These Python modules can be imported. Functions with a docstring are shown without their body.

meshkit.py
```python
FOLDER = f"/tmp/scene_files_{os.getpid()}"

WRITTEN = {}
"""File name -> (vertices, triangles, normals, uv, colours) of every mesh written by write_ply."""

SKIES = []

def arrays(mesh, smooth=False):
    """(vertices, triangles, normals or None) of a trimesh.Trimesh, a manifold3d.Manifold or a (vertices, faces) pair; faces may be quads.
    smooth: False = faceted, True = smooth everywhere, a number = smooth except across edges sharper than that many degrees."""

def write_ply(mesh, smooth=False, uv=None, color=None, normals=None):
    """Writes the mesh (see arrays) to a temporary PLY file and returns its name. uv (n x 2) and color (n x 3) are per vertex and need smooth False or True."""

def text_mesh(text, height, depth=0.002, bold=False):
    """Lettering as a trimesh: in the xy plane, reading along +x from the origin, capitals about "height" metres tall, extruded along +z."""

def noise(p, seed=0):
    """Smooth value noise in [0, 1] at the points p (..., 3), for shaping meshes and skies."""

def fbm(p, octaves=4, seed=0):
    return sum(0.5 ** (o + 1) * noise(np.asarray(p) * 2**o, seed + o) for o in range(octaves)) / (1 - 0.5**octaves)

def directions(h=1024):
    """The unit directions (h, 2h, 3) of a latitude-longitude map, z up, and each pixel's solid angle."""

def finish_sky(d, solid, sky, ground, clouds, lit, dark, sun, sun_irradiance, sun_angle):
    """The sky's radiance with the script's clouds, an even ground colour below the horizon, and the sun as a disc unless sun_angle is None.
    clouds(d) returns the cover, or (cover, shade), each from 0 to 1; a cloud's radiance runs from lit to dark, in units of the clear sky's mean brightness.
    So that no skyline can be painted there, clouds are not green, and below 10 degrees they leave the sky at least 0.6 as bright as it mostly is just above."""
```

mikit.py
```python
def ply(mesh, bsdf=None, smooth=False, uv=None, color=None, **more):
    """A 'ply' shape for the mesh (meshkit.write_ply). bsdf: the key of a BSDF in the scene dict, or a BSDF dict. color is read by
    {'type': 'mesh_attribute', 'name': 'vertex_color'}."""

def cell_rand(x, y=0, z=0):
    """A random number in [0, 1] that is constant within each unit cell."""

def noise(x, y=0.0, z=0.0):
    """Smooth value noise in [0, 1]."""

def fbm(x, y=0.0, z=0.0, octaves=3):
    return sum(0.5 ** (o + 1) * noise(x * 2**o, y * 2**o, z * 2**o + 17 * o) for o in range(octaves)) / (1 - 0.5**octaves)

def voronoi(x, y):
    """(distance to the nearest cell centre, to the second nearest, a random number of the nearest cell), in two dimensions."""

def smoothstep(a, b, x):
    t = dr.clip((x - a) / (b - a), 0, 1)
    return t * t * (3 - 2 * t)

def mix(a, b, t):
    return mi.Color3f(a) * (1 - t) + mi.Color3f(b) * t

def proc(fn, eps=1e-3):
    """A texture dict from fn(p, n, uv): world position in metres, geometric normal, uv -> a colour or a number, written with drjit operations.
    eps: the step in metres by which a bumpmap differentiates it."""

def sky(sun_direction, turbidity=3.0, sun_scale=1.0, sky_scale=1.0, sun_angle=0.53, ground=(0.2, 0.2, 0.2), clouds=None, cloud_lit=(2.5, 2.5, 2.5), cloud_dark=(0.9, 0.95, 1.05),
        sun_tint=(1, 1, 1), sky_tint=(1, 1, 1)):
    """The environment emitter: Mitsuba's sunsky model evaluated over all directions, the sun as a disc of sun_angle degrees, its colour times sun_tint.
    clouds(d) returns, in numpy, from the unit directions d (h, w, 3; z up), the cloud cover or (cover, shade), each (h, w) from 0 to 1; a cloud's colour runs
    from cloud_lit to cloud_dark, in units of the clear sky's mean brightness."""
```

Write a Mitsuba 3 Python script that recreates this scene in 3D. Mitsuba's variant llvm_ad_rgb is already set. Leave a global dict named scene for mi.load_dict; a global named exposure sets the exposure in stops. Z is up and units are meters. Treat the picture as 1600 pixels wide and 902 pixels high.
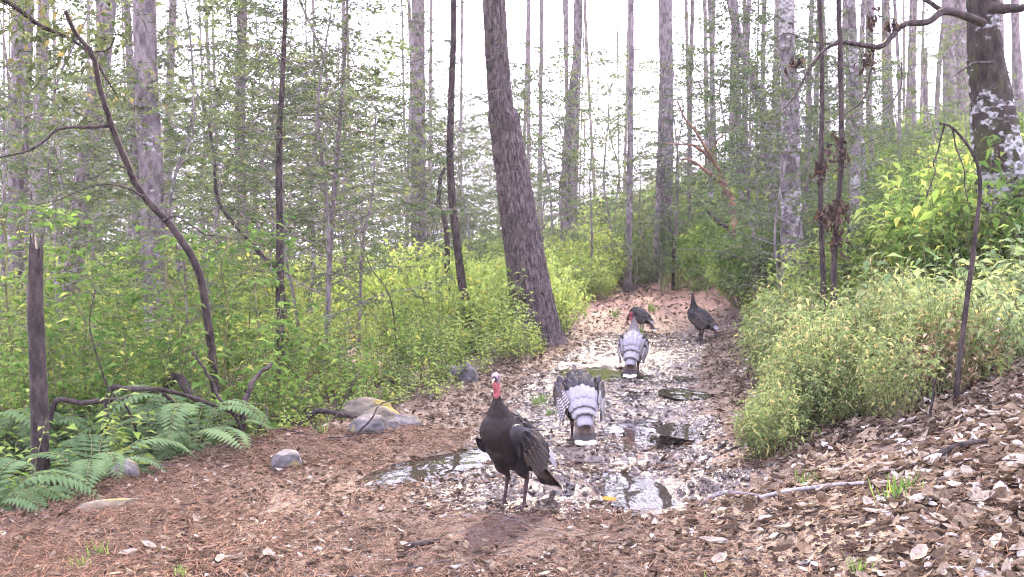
import math
import numpy as np, trimesh, manifold3d as m3
import drjit as dr, mitsuba as mi
import mikit, meshkit
from mikit import proc, noise, fbm, voronoi, smoothstep, mix

T = mi.ScalarTransform4f
scene, labels = {}, {}

# ------------------------------------------------------------------ camera, sky, exposure
EYE, PITCH, FOV = 1.5, 1.86, 54.0
LENS = 1570.0           # focal length in photograph pixels (1600 wide)
HORIZON = 400.0         # row of the eye level
scene['camera'] = {'type': 'perspective', 'fov': FOV, 'fov_axis': 'x', 'near_clip': 0.05, 'medium': {'type': 'ref', 'id': 'air'}, 'far_clip': 2000.0,
                   'to_world': T().look_at(origin=[0, 0, EYE], target=[0, math.cos(math.radians(PITCH)), EYE - math.sin(math.radians(PITCH))], up=[0, 0, 1])}
scene['sky'] = mikit.sky([0.12, 0.80, 0.62], turbidity=3, sun_scale=1.0, sun_angle=6, sun_tint=(.97, .93, 1.0), clouds=lambda d: 1.0,
                         cloud_lit=(2.3, 2.19, 3.0))
exposure = 5.05

AIR = 0.0006             # the damp air between the trunks
scene['air'] = {'type': 'homogeneous', 'albedo': {'type': 'rgb', 'value': (.95, .95, .95)}, 'sigma_t': AIR}
scene['haze'] = {'type': 'cube', 'to_world': T().translate([0, 0, 24.0]).scale([620, 620, 34]), 'bsdf': {'type': 'null'}, 'interior': {'type': 'ref', 'id': 'air'}}
labels['haze'] = {'label': 'pale damp air between the trees', 'kind': 'stuff'}

# ------------------------------------------------------------------ small helpers
def sstep(a, b, x):
    t = np.clip((x - a) / (b - a), 0, 1)
    return t * t * (3 - 2 * t)

def nz(x, y, f, seed=0, octaves=3):
    x, y = np.broadcast_arrays(np.asarray(x, float), np.asarray(y, float))
    return meshkit.fbm(np.stack([x * f + 50, y * f + 50, np.full(x.shape, 3.3)], -1), octaves, seed) - 0.5

def unit(v):
    v = np.asarray(v, float)
    return v / np.maximum(np.linalg.norm(v, axis=-1, keepdims=True), 1e-9)

class MB:
    """Collects pieces of one mesh."""
    def __init__(self):
        self.v, self.f, self.u, self.n = [], [], [], 0
    def add(self, v, f, uv=None):
        v, f = np.asarray(v, float), np.asarray(f, int)
        if f.shape[1] == 4:
            f = np.vstack([f[:, [0, 1, 2]], f[:, [0, 2, 3]]])
        self.v.append(v); self.f.append(f + self.n); self.n += len(v)
        self.u.append(np.zeros((len(v), 2)) if uv is None else np.asarray(uv, float))
        return self
    def ply(self, bsdf, smooth=False):
        return mikit.ply((np.vstack(self.v), np.vstack(self.f)), bsdf, smooth=smooth, uv=np.vstack(self.u))

def spline(pts, n):
    """Catmull-Rom through the points."""
    p = np.asarray(pts, float)
    if len(p) == 2:
        return p[0] + (p[1] - p[0]) * np.linspace(0, 1, n)[:, None]
    q = np.vstack([2 * p[0] - p[1], p, 2 * p[-1] - p[-2]])
    t = np.linspace(0, len(p) - 1 - 1e-9, n)
    i = t.astype(int); s = (t - i)[:, None]
    a, b, c, d = q[i], q[i + 1], q[i + 2], q[i + 3]
    return 0.5 * (2 * b + (c - a) * s + (2 * a - 5 * b + 4 * c - d) * s ** 2 + (3 * b - a - 3 * c + d) * s ** 3)

def tube(pts, radii, sides=6, cap=True, tone=0.0, bump=None):
    p = np.asarray(pts, float); n = len(p)
    r = np.broadcast_to(np.asarray(radii, float), (n,))
    t = unit(np.gradient(p, axis=0))
    a = np.cross(t[0], [0.0, 1, 0] if abs(t[0][1]) < 0.9 else [1.0, 0, 0]); a /= np.linalg.norm(a)
    A = np.empty_like(p)
    for i in range(n):
        a = a - t[i] * np.dot(a, t[i]); a /= np.linalg.norm(a); A[i] = a
    B = np.cross(t, A)
    k = sides + 1
    ang = np.arange(k) * 2 * np.pi / sides
    dirs = np.cos(ang)[None, :, None] * A[:, None] + np.sin(ang)[None, :, None] * B[:, None]
    rr = np.repeat(r[:, None], k, 1)
    s = np.concatenate([[0], np.cumsum(np.linalg.norm(np.diff(p, axis=0), axis=1))])
    if bump is not None:
        g = bump(ang[None, :] * np.ones((n, 1)), s[:, None] * np.ones((1, k)), rr)
        g[:, -1] = g[:, 0]
        rr = rr + g
    v = (p[:, None] + dirs * rr[..., None]).reshape(-1, 3)
    i, j = np.meshgrid(np.arange(n - 1), np.arange(sides), indexing='ij')
    q = np.stack([i * k + j, i * k + j + 1, (i + 1) * k + j + 1, (i + 1) * k + j], -1).reshape(-1, 4)
    f = np.vstack([q[:, [0, 1, 2]], q[:, [0, 2, 3]]])
    uv = np.stack([np.full((n, k), tone), np.repeat(s[:, None], k, 1)], -1).reshape(-1, 2)
    if cap:
        v = np.vstack([v, p[-1:]]); uv = np.vstack([uv, [[tone, s[-1]]]])
        e = (n - 1) * k
        f = np.vstack([f, [[e + j, e + j + 1, len(v) - 1] for j in range(sides)]])
    return v, f, uv

def leaves(pos, d, nrm, L, W, fold=0.18, curl=0.15, tone=None):
    """Folded, curled leaf blades: four triangles each."""
    pos, d = np.asarray(pos, float), unit(d)
    n = len(pos)
    side = unit(np.cross(d, nrm)); nrm = np.cross(side, d)
    L = np.broadcast_to(L, (n,))[:, None]; W = np.broadcast_to(W, (n,))[:, None]
    mid = pos + 0.48 * L * d
    l = mid + 0.5 * W * side + fold * W * nrm
    r = mid - 0.5 * W * side + fold * W * nrm
    tip = pos + L * d - curl * L * nrm
    v = np.stack([pos, r, mid, l, tip], 1).reshape(-1, 3)
    o = np.arange(n)[:, None] * 5
    f = np.concatenate([o + np.array([[0, 1, 2]]), o + np.array([[2, 1, 4]]), o + np.array([[0, 2, 3]]), o + np.array([[2, 4, 3]])])
    tone = np.zeros(n) if tone is None else np.broadcast_to(tone, (n,))
    uv = np.stack([np.repeat(tone, 5), np.tile([0, .5, .5, .5, 1], n)], 1)
    return v, f, uv

def oval(pos, d, nrm, L, W, cup=0.1, tone=None, bend=0.0):
    """Oval dry leaf blades with eight rim points and a midrib: twelve triangles each."""
    pos, d = np.asarray(pos, float), unit(d)
    n = len(pos)
    side = unit(np.cross(d, nrm)); nrm = np.cross(side, d)
    L = np.broadcast_to(L, (n,)); W = np.broadcast_to(W, (n,)); cup = np.broadcast_to(cup, (n,)); bend = np.broadcast_to(bend, (n,))
    along = np.array([0, .2, .5, .8, 1, .8, .5, .2, .2, .5, .8]) - 0.5
    across = np.array([0, .36, .5, .33, 0, -.33, -.5, -.36, 0, 0, 0])
    h = np.array([0, 1, 1, 1, 0.3, 1, 1, 1, 0, 0, 0.])
    v = (pos[:, None] + along[None, :, None] * L[:, None, None] * d[:, None] + across[None, :, None] * W[:, None, None] * side[:, None]
         + (h[None, :] * (cup * W)[:, None] + (bend * L)[:, None] * (along * 2)[None, :] ** 2)[..., None] * nrm[:, None])
    o = np.arange(n)[:, None, None] * 11
    tri = np.array([[0, 1, 8], [1, 2, 9], [1, 9, 8], [2, 3, 10], [2, 10, 9], [3, 4, 10], [4, 5, 10], [5, 6, 9], [5, 9, 10], [6, 7, 8], [6, 8, 9], [7, 0, 8]])
    f = (o + tri[None]).reshape(-1, 3)
    tone = np.zeros(n) if tone is None else np.broadcast_to(tone, (n,))
    uv = np.stack([np.repeat(tone, 11), np.tile(along + .5, n)], 1)
    return v.reshape(-1, 3), f, uv

used = {}
def numbered(name):
    used[name] = used.get(name, -1) + 1
    return name if used[name] == 0 else f'{name}_{used[name]:03d}'

def tag(key, label=None, category=None, group=None, kind=None):
    e = {}
    if label: e['label'] = label
    if category: e['category'] = category
    if group: e['group'] = group
    if kind: e['kind'] = kind
    labels[key] = e
    return key

def ref(i):
    return {'type': 'ref', 'id': i}

def group(gid, **shapes):
    scene[gid] = {'type': 'shapegroup', **shapes}

def put(key, gid, x, y, z, rot=0.0, s=1.0, tilt=0.0, tilt_dir=0.0):
    m = T().translate([float(x), float(y), float(z)]).rotate([math.cos(tilt_dir), math.sin(tilt_dir), 0], float(tilt)).rotate([0, 0, 1], float(rot)).scale(float(s))
    scene[key] = {'type': 'instance', 'to_world': m, 'shapegroup': ref(gid)}

# ------------------------------------------------------------------ materials
def thin_leaf(key, a, b, old, share=0.06, rough=0.45, trans=0.9, clump=0.5):
    """Leaf blade: tone of the single leaf in uv.x, a few yellowed ones, plants differ from patch to patch."""
    def col(p, n, uv):
        u = uv.x
        k = dr.clip(u * 0.75 + clump * (noise(p.x * 0.9, p.y * 0.9, p.z * 0.9) - 0.25), 0, 1)
        c = mix(a, b, k)
        return dr.select(u > 1 - share, mix(c, old, 0.8), c)
    scene[key] = {'type': 'principledthin', 'base_color': proc(col), 'roughness': rough, 'diff_trans': trans, 'eta': 1.33}

thin_leaf('leaf_meadow', (.15, .24, .05), (.37, .46, .14), (.46, .42, .08), 0.05, rough=0.6)
thin_leaf('leaf_under', (.035, .085, .022), (.17, .27, .06), (.40, .42, .10), 0.06, rough=0.5)
thin_leaf('leaf_shrub', (.10, .155, .045), (.28, .335, .15), (.42, .35, .16), 0.10, rough=0.5)
thin_leaf('leaf_tan', (.10, .065, .035), (.36, .27, .16), (.5, .42, .3), 0.15, rough=0.6, trans=0.4)
thin_leaf('leaf_sapling', (.05, .08, .035), (.14, .185, .085), (.18, .22, .06), 0.08, rough=0.4, trans=0.75)
thin_leaf('leaf_canopy', (.03, .05, .025), (.09, .125, .06), (.14, .15, .06), 0.08, rough=0.5, trans=0.6)
thin_leaf('leaf_fern', (.06, .11, .05), (.17, .25, .12), (.25, .24, .10), 0.04, rough=0.65)
thin_leaf('leaf_broad', (.09, .15, .06), (.25, .32, .16), (.35, .36, .12), 0.06, rough=0.32)
thin_leaf('leaf_gleam', (.34, .40, .36), (.55, .60, .56), (.5, .5, .3), 0.05, rough=0.3)  # near-white colour stands in for light reflected off glossy leaves
thin_leaf('leaf_dark', (.02, .03, .015), (.07, .09, .04), (.14, .12, .05), 0.1, rough=0.4)
thin_leaf('leaf_dead', (.022, .017, .015), (.07, .05, .042), (.12, .08, .055), 0.1, rough=0.6, trans=0.3)
thin_leaf('needle_canopy', (.03, .06, .03), (.07, .11, .05), (.12, .12, .05), 0.1, rough=0.4, trans=0.3)

def litter_colour(p, n, uv):
    u = uv.x
    c = mix((.05, .036, .028), (.20, .148, .105), smoothstep(0, .45, u))
    c = mix(c, (.40, .325, .235), smoothstep(.42, .74, u))
    c = mix(c, (.76, .71, .64), smoothstep(.80, .97, u))
    return c * (0.33 + 0.32 * noise(p.x * 90, p.y * 90, p.z * 90))
scene['dry_leaf'] = {'type': 'principledthin', 'base_color': proc(litter_colour), 'roughness': 0.6, 'diff_trans': 0.3, 'eta': 1.4}
def wet_colour(p, n, uv):
    return litter_colour(p, n, uv) * 0.6
scene['wet_leaf'] = {'type': 'twosided', 'bsdf': {'type': 'principled', 'base_color': proc(wet_colour), 'roughness': 0.13, 'specular': 0.7}}
def needle_colour(p, n, uv):
    return mix((.034, .020, .014), (.15, .085, .056), uv.x) * (0.8 + 0.4 * noise(p.x * 20, p.y * 20))
scene['pine_needle'] = {'type': 'twosided', 'bsdf': {'type': 'principled', 'base_color': proc(needle_colour), 'roughness': 0.75, 'specular': 0.1}}

def soil_colour(p, n, uv):
    k = fbm(p.x * 3, p.y * 3, 0, 4)
    g = noise(p.x * 60, p.y * 60, p.z * 60)
    c = mix((.03, .022, .018), (.09, .06, .045), k)
    red = smoothstep(19, 24, p.y) * smoothstep(-0.02, 0.06, p.x / dr.maximum(p.y, 1.0))     # red clay shows on the far end of the path
    c = mix(c, (.26, .16, .115), red * 0.8)
    return c * (0.6 + 0.8 * g)
scene['soil'] = {'type': 'twosided', 'bsdf': {'type': 'bumpmap', 'tex': proc(lambda p, n, uv: fbm(p.x * 40, p.y * 40, p.z * 40, 3), 4e-3), 'scale': 0.008,
                 'bsdf': {'type': 'principled', 'base_color': proc(soil_colour), 'roughness': 0.8, 'specular': 0.3}}}
def mud_colour(p, n, uv):
    k = fbm(p.x * 4, p.y * 4, 0, 4)
    return mix((.025, .02, .018), (.085, .065, .052), k) * (0.6 + 0.8 * noise(p.x * 70, p.y * 70))
scene['mud'] = {'type': 'twosided', 'bsdf': {'type': 'bumpmap', 'tex': proc(lambda p, n, uv: fbm(p.x * 30, p.y * 30, p.z * 30, 3), 5e-3), 'scale': 0.03,
                'bsdf': {'type': 'principled', 'base_color': proc(mud_colour), 'roughness': proc(lambda p, n, uv: 0.10 + 0.55 * smoothstep(.3, .8, fbm(p.x * 9, p.y * 9, 0, 2))), 'specular': 0.45}}}
scene['muddy_water'] = {'type': 'twosided', 'bsdf': {'type': 'bumpmap', 'tex': proc(lambda p, n, uv: fbm(p.x * 7, p.y * 7, 0, 2), 1e-2), 'scale': 0.004,
                        'bsdf': {'type': 'principled', 'base_color': {'type': 'rgb', 'value': (.016, .013, .010)}, 'roughness': 0.02, 'specular': 0.6}}}

def bark(key, lo, hi, fu, fv, lichen=None, cover=0.0, moss=None, mosscover=0.0, rough=0.85, fissures=0):
    def col(p, n, uv):
        k = fbm(p.x * fu, p.y * fu, p.z * fv, 4)
        c = mix(lo, hi, smoothstep(.25, .75, k))
        if moss is not None:
            c = mix(c, moss, smoothstep(0.62 - mosscover, 0.72 - mosscover, fbm(p.x * 5 + 9, p.y * 5, p.z * 2.2, 3)))
        if lichen is not None:
            c = mix(c, lichen, (0.25 + 0.75 * smoothstep(.35, .6, noise(p.x * 28, p.y * 28, p.z * 28))) * smoothstep(0.70 - cover, 0.76 - cover, 0.55 * fbm(p.x * 13, p.y * 13 + 4, p.z * 15, 3) + 0.45 * noise(p.x * 3, p.y * 3, p.z * 2.2)))
        if fissures:
            w = p.z + 0.25 * noise(p.x * 6, p.y * 6, p.z * 1.5)
            a, b, r = voronoi((p.x + 0.7 * p.y) * fissures, w * fissures * .22)
            c = c * (0.5 + 0.5 * smoothstep(.03, .22, b - a)) * (0.8 + 0.4 * r)
        return c * (0.75 + 0.5 * noise(p.x * 90, p.y * 90, p.z * 60))
    scene[key] = {'type': 'twosided', 'bsdf': {'type': 'principled', 'base_color': proc(col), 'roughness': rough, 'specular': 0.25}}
bark('bark_pine', (.035, .028, .029), (.105, .083, .08), 30, 9, fissures=21)
bark('bark_grey', (.06, .05, .052), (.16, .14, .142), 18, 6, lichen=(.27, .26, .26), cover=0.06)
bark('bark_lichen', (.055, .048, .05), (.16, .145, .145), 18, 8, lichen=(.26, .26, .25), cover=0.13)
bark('bark_dark', (.013, .010, .010), (.045, .035, .032), 30, 10)
bark('bark_moss', (.012, .010, .009), (.035, .028, .022), 20, 8, lichen=(.23, .24, .245), cover=0.14, moss=(.028, .03, .012), mosscover=0.12)
bark('bark_orange', (.06, .035, .026), (.19, .105, .068), 10, 4)
bark('bark_pole', (.13, .125, .125), (.28, .27, .27), 14, 14)
bark('rock_grey', (.035, .033, .034), (.11, .104, .106), 9, 9, moss=(.14, .12, .05), mosscover=-0.06)
bark('rock_moss', (.045, .04, .032), (.11, .095, .072), 9, 9, moss=(.12, .10, .022), mosscover=0.06)
bark('stem_green', (.06, .07, .03), (.14, .14, .06), 30, 10)

# ------------------------------------------------------------------ the lie of the land
LEFT = np.array([[3.0, -4.2], [5.9, -2.95], [7.85, -2.3], [9.06, -1.42], [11.8, -0.35], [16.8, 0.75], [20, 1.5], [23, 2.2], [27, 3.1], [60, 3.1]])
RIGHT = np.array([[3.0, 3.6], [5.5, 3.2], [6.4, 2.3], [7.1, 1.6], [11.8, 2.62], [16.8, 3.75], [20, 4.3], [23, 4.3], [25, 3.8], [27, 3.2], [60, 3.2]])
def left_edge(y): return np.interp(y, LEFT[:, 0], LEFT[:, 1])
def right_edge(y): return np.interp(y, RIGHT[:, 0], RIGHT[:, 1])
def mid_path(y): return np.interp(y, [0, 6.3, 11.8, 16.8, 25, 34], [-.1, .45, 1.15, 2.2, 3.5, 3.3])

PUDDLES = [  # x, y, half width, half length, turn, depth
    (0.86, 6.45, .34, .72, 0.05, .075), (-.56, 7.2, .32, .78, -0.55, .08), (1.98, 10.7, .30, .40, 0.2, .06),
    (1.22, 8.4, .26, .75, 0.12, .05), (1.35, 9.7, .34, .6, 0.1, .05), (.85, 12.9, .42, .9, -0.1, .05), (-.1, 8.7, .26, .5, -0.5, .045), (1.75, 13.5, .4, .8, 0.1, .045), (0.55, 10.6, .2, .4, 0, .04)]

RU = np.random.default_rng(61)
for q in range(34):
    ry_ = RU.uniform(6.9, 14.5)
    PUDDLES.append((float(np.interp(ry_, [6.9, 10, 14.5], [1.05, 1.3, 1.3]) + RU.normal(0, .34)), float(ry_), float(RU.uniform(.09, .24)), float(RU.uniform(.14, .42)), float(RU.normal(0, .4)), .034))

MUD = ((.26, 6.35, .34, .20, .07), (.72, 7.5, .42, .24, .07), (.42, 6.75, .34, .16, .06), (1.35, 6.3, .3, .2, .05), (-.1, 6.9, .25, .18, .04), (1.5, 7.3, .25, .3, .04))   # churned mud beside the puddles

def land(x, y):
    x, y = np.broadcast_arrays(np.asarray(x, float), np.asarray(y, float))
    z = 0.16 * nz(x, y, .3, 1) + 0.07 * nz(x, y, 1.6, 2) + 0.035 * nz(x, y, 6, 3, 2)
    s = x - (1.15 + 0.16 * np.clip(y - 5, 0, 25))
    z = z + 7 * np.tanh(0.31 * 0.5 * (s + np.sqrt(s * s + .25)) / 7) * sstep(-6, 3, y)
    z = z + 4.5 * np.tanh(0.085 * np.clip(y - 19, 0, None) / 4.5) * sstep(-.06, .10, x / np.maximum(y, 1))
    e = left_edge(y) - x
    z = z - (0.42 * sstep(0.0, .55, e) - 0.25 * sstep(.8, 3, e)) * sstep(4.2, 5.6, y) * (1 - sstep(9.3, 12, y))
    t = (x - mid_path(y)) / 1.0
    z = z - 0.05 * np.exp(-t ** 2) * sstep(5.0, 6.2, y) * (1 - sstep(18, 24, y))
    for px, py, rx, ry, a, dep in PUDDLES:
        u = (x - px) * math.cos(a) + (y - py) * math.sin(a); w = -(x - px) * math.sin(a) + (y - py) * math.cos(a)
        z = z - dep * np.exp(-0.9 * ((u / rx) ** 2 + (w / ry) ** 2))
    for px, py, rx, ry, hh in MUD:
        z = z + hh * np.exp(-((x - px) / rx) ** 2 - ((y - py) / ry) ** 2) * (.7 + 2.0 * nz(x, y, 7, 8, 2) + 2.2 * nz(x, y, 19, 9, 2))
    return z
def zat(x, y): return float(land(x, y))

def P(px, py, d): return [X(px, d), d, Z(py, d)]
def X(px, d): return (px - 800.0) / LENS * d
def Z(py, d): return EYE + (HORIZON - py) / LENS * d

def foot(px, py):
    d = np.linspace(3, 40, 1500)
    gap = EYE + (HORIZON - py) / LENS * d - land((px - 800.0) / LENS * d, d)
    k = int(np.argmax(gap < 0))
    return float(X(px, d[k])), float(d[k])

def axis(fine0, fine1, step, far, grow=1.13):
    a = list(np.arange(fine0, fine1 + 1e-9, step)); s = step
    while a[-1] < far: s *= grow; a.append(a[-1] + s)
    s = step; b = [fine0]
    while b[-1] > -far: s *= grow; b.append(b[-1] - s)
    return np.array(b[:0:-1] + a)
def sheet(xs, ys):
    gx, gy = np.meshgrid(xs, ys)
    v = np.stack([gx, gy, land(gx, gy)], -1).reshape(-1, 3)
    i, j = np.meshgrid(np.arange(len(ys) - 1), np.arange(len(xs) - 1), indexing='ij')
    k = len(xs)
    return v, np.stack([i * k + j, i * k + j + 1, (i + 1) * k + j + 1, (i + 1) * k + j], -1).reshape(-1, 4)
scene['forest_floor'] = mikit.ply(sheet(axis(-4, 4.5, .06, 500), axis(3.5, 15, .06, 500)), 'soil', smooth=True)
tag('forest_floor', 'brown forest floor rising to a bank on the right', kind='structure')

# the muddy track: a sheet of its own that dives below the floor at its ragged edges
ty = np.arange(5.3, 19.5, .05); tt = np.linspace(-1, 1, 60)
gy, gt = np.meshgrid(ty, tt, indexing='ij')
half = (0.95 + 0.25 * nz(gy, gt * 0 + 3, .6, 12)) * np.interp(gy, [5.3, 6.3, 12, 30], [.75, 1.25, 1.3, 1.5])
gx = mid_path(gy) + gt * half
edge = np.maximum(np.abs(gt), 0)
gz = land(gx, gy) + 0.006 - 0.05 * sstep(.72, 1.0, edge + 0.5 * nz(gx, gy, 2.0, 13)) - 0.05 * sstep(17.5, 19.3, gy + .8 * nz(gx, gy, 1.5, 15)) - 0.05 * (1 - sstep(5.3, 5.9, gy + .6 * nz(gx, gy, 3, 14)))
i, j = np.meshgrid(np.arange(len(ty) - 1), np.arange(len(tt) - 1), indexing='ij'); k = len(tt)
scene['muddy_path'] = mikit.ply((np.stack([gx, gy, gz], -1).reshape(-1, 3), np.stack([i * k + j, i * k + j + 1, (i + 1) * k + j + 1, (i + 1) * k + j], -1).reshape(-1, 4)), 'mud', smooth=True)
tag('muddy_path', 'wet muddy forest path scattered with leaves', kind='structure')

for n_, (px, py, rx, ry, a, dep) in enumerate(PUDDLES):
    ang = np.linspace(0, 2 * np.pi, 41)[:-1]
    u, w = 1.35 * rx * np.cos(ang), 1.35 * ry * np.sin(ang)
    x, y = px + u * math.cos(a) - w * math.sin(a), py + u * math.sin(a) + w * math.cos(a)
    lvl = zat(px, py) + dep * (0.62 if n_ < 3 else 0.5)
    v = np.vstack([np.stack([x, y, np.full(40, lvl)], 1), [[px, py, lvl]]])
    key = numbered('puddle')
    scene[key] = mikit.ply((v, np.array([[q, (q + 1) % 40, 40] for q in range(40)])), 'muddy_water')
    tag(key, 'shallow puddle of muddy water on the path', kind='structure')

# ------------------------------------------------------------------ trees
def taper(n, r0, r1, flare=0.5, power=0.8):
    t = np.linspace(0, 1, n)
    return (r0 + (r1 - r0) * t ** power) * (1 + flare * np.exp(-t * 45))

def plates(depth, fu, fv, seed):
    """Bark ridges: deep upright furrows broken into plates."""
    def g(a, s, r):
        p = np.stack([np.cos(a) * fu, np.sin(a) * fu, s * fv], -1) + seed * 7.7
        w = meshkit.fbm(p, 3, seed)
        return depth * (2.2 * np.minimum(np.abs(w - .5) * 5, .45) - .6)
    return g

def trunk(key, d, pix, w0, w1, mat, top, sides=10, flare=.5, depth=0.0, fu=2.2, fv=2.0, wob=0.0):
    """A trunk standing on the land at distance d, leaning as the photograph shows; widths measured in photograph pixels at that distance."""
    pts = [[X(px, d), d, Z(py, d)] for px, py in pix]
    x0 = pts[0][0]; pts[0][2] = zat(x0, d) - 0.15
    a, b = np.array(pts[-2]), np.array(pts[-1])
    if top > b[2]:
        u = unit(b - a); u = unit(u * [.6, .6, 1])
        pts.append(list(b + u * (top - b[2]) / max(u[2], .3)))
    zz = pts[-1][2] - pts[0][2]
    n = int(np.clip(zz / (0.05 if depth > .012 else .35), 14, 260))
    p = spline(pts, n)
    if wob:
        h = np.linspace(0, zz, n)
        p[:, 0] += wob * (nz(h, x0 * 3.1, .8, 31) * 2) * sstep(0, 1.2, h); p[:, 1] += wob * (nz(h, x0 * 5.7, .8, 37) * 2) * sstep(0, 1.2, h)
    r0, r1 = w0 * d / LENS / 2, w1 * d / LENS / 2
    vis = (Z(0, d) - pts[0][2]) / zz                        # the top of the frame, as a share of the height
    rt = max(r0 + (r1 - r0) / max(min(vis, 1), .05), r1 * .35, .004) if vis < 1 else r1
    rad = taper(n, r0, rt, flare, 1.0)
    v, f, uv = tube(p, rad, sides, bump=plates(depth, fu, fv, int(abs(x0) * 10) + 1) if depth else None)
    scene[key] = mikit.ply((v, f), mat, smooth=True, uv=uv)
    return p, rad

def limb(key, pts, r0, r1, mat, n=16, sides=6, wob=0.0, seed=0):
    p = spline(pts, n)
    if wob:
        s = np.linspace(0, 1, n)
        for c in range(3):
            p[:, c] += wob * 2 * nz(s * 6, seed + c * 9.1, 1.0, 41 + seed) * sstep(0, .15, s)
    v, f, uv = tube(p, np.linspace(r0, r1, n), sides)
    scene[key] = mikit.ply((v, f), mat, smooth=True, uv=uv)
    return p

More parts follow.
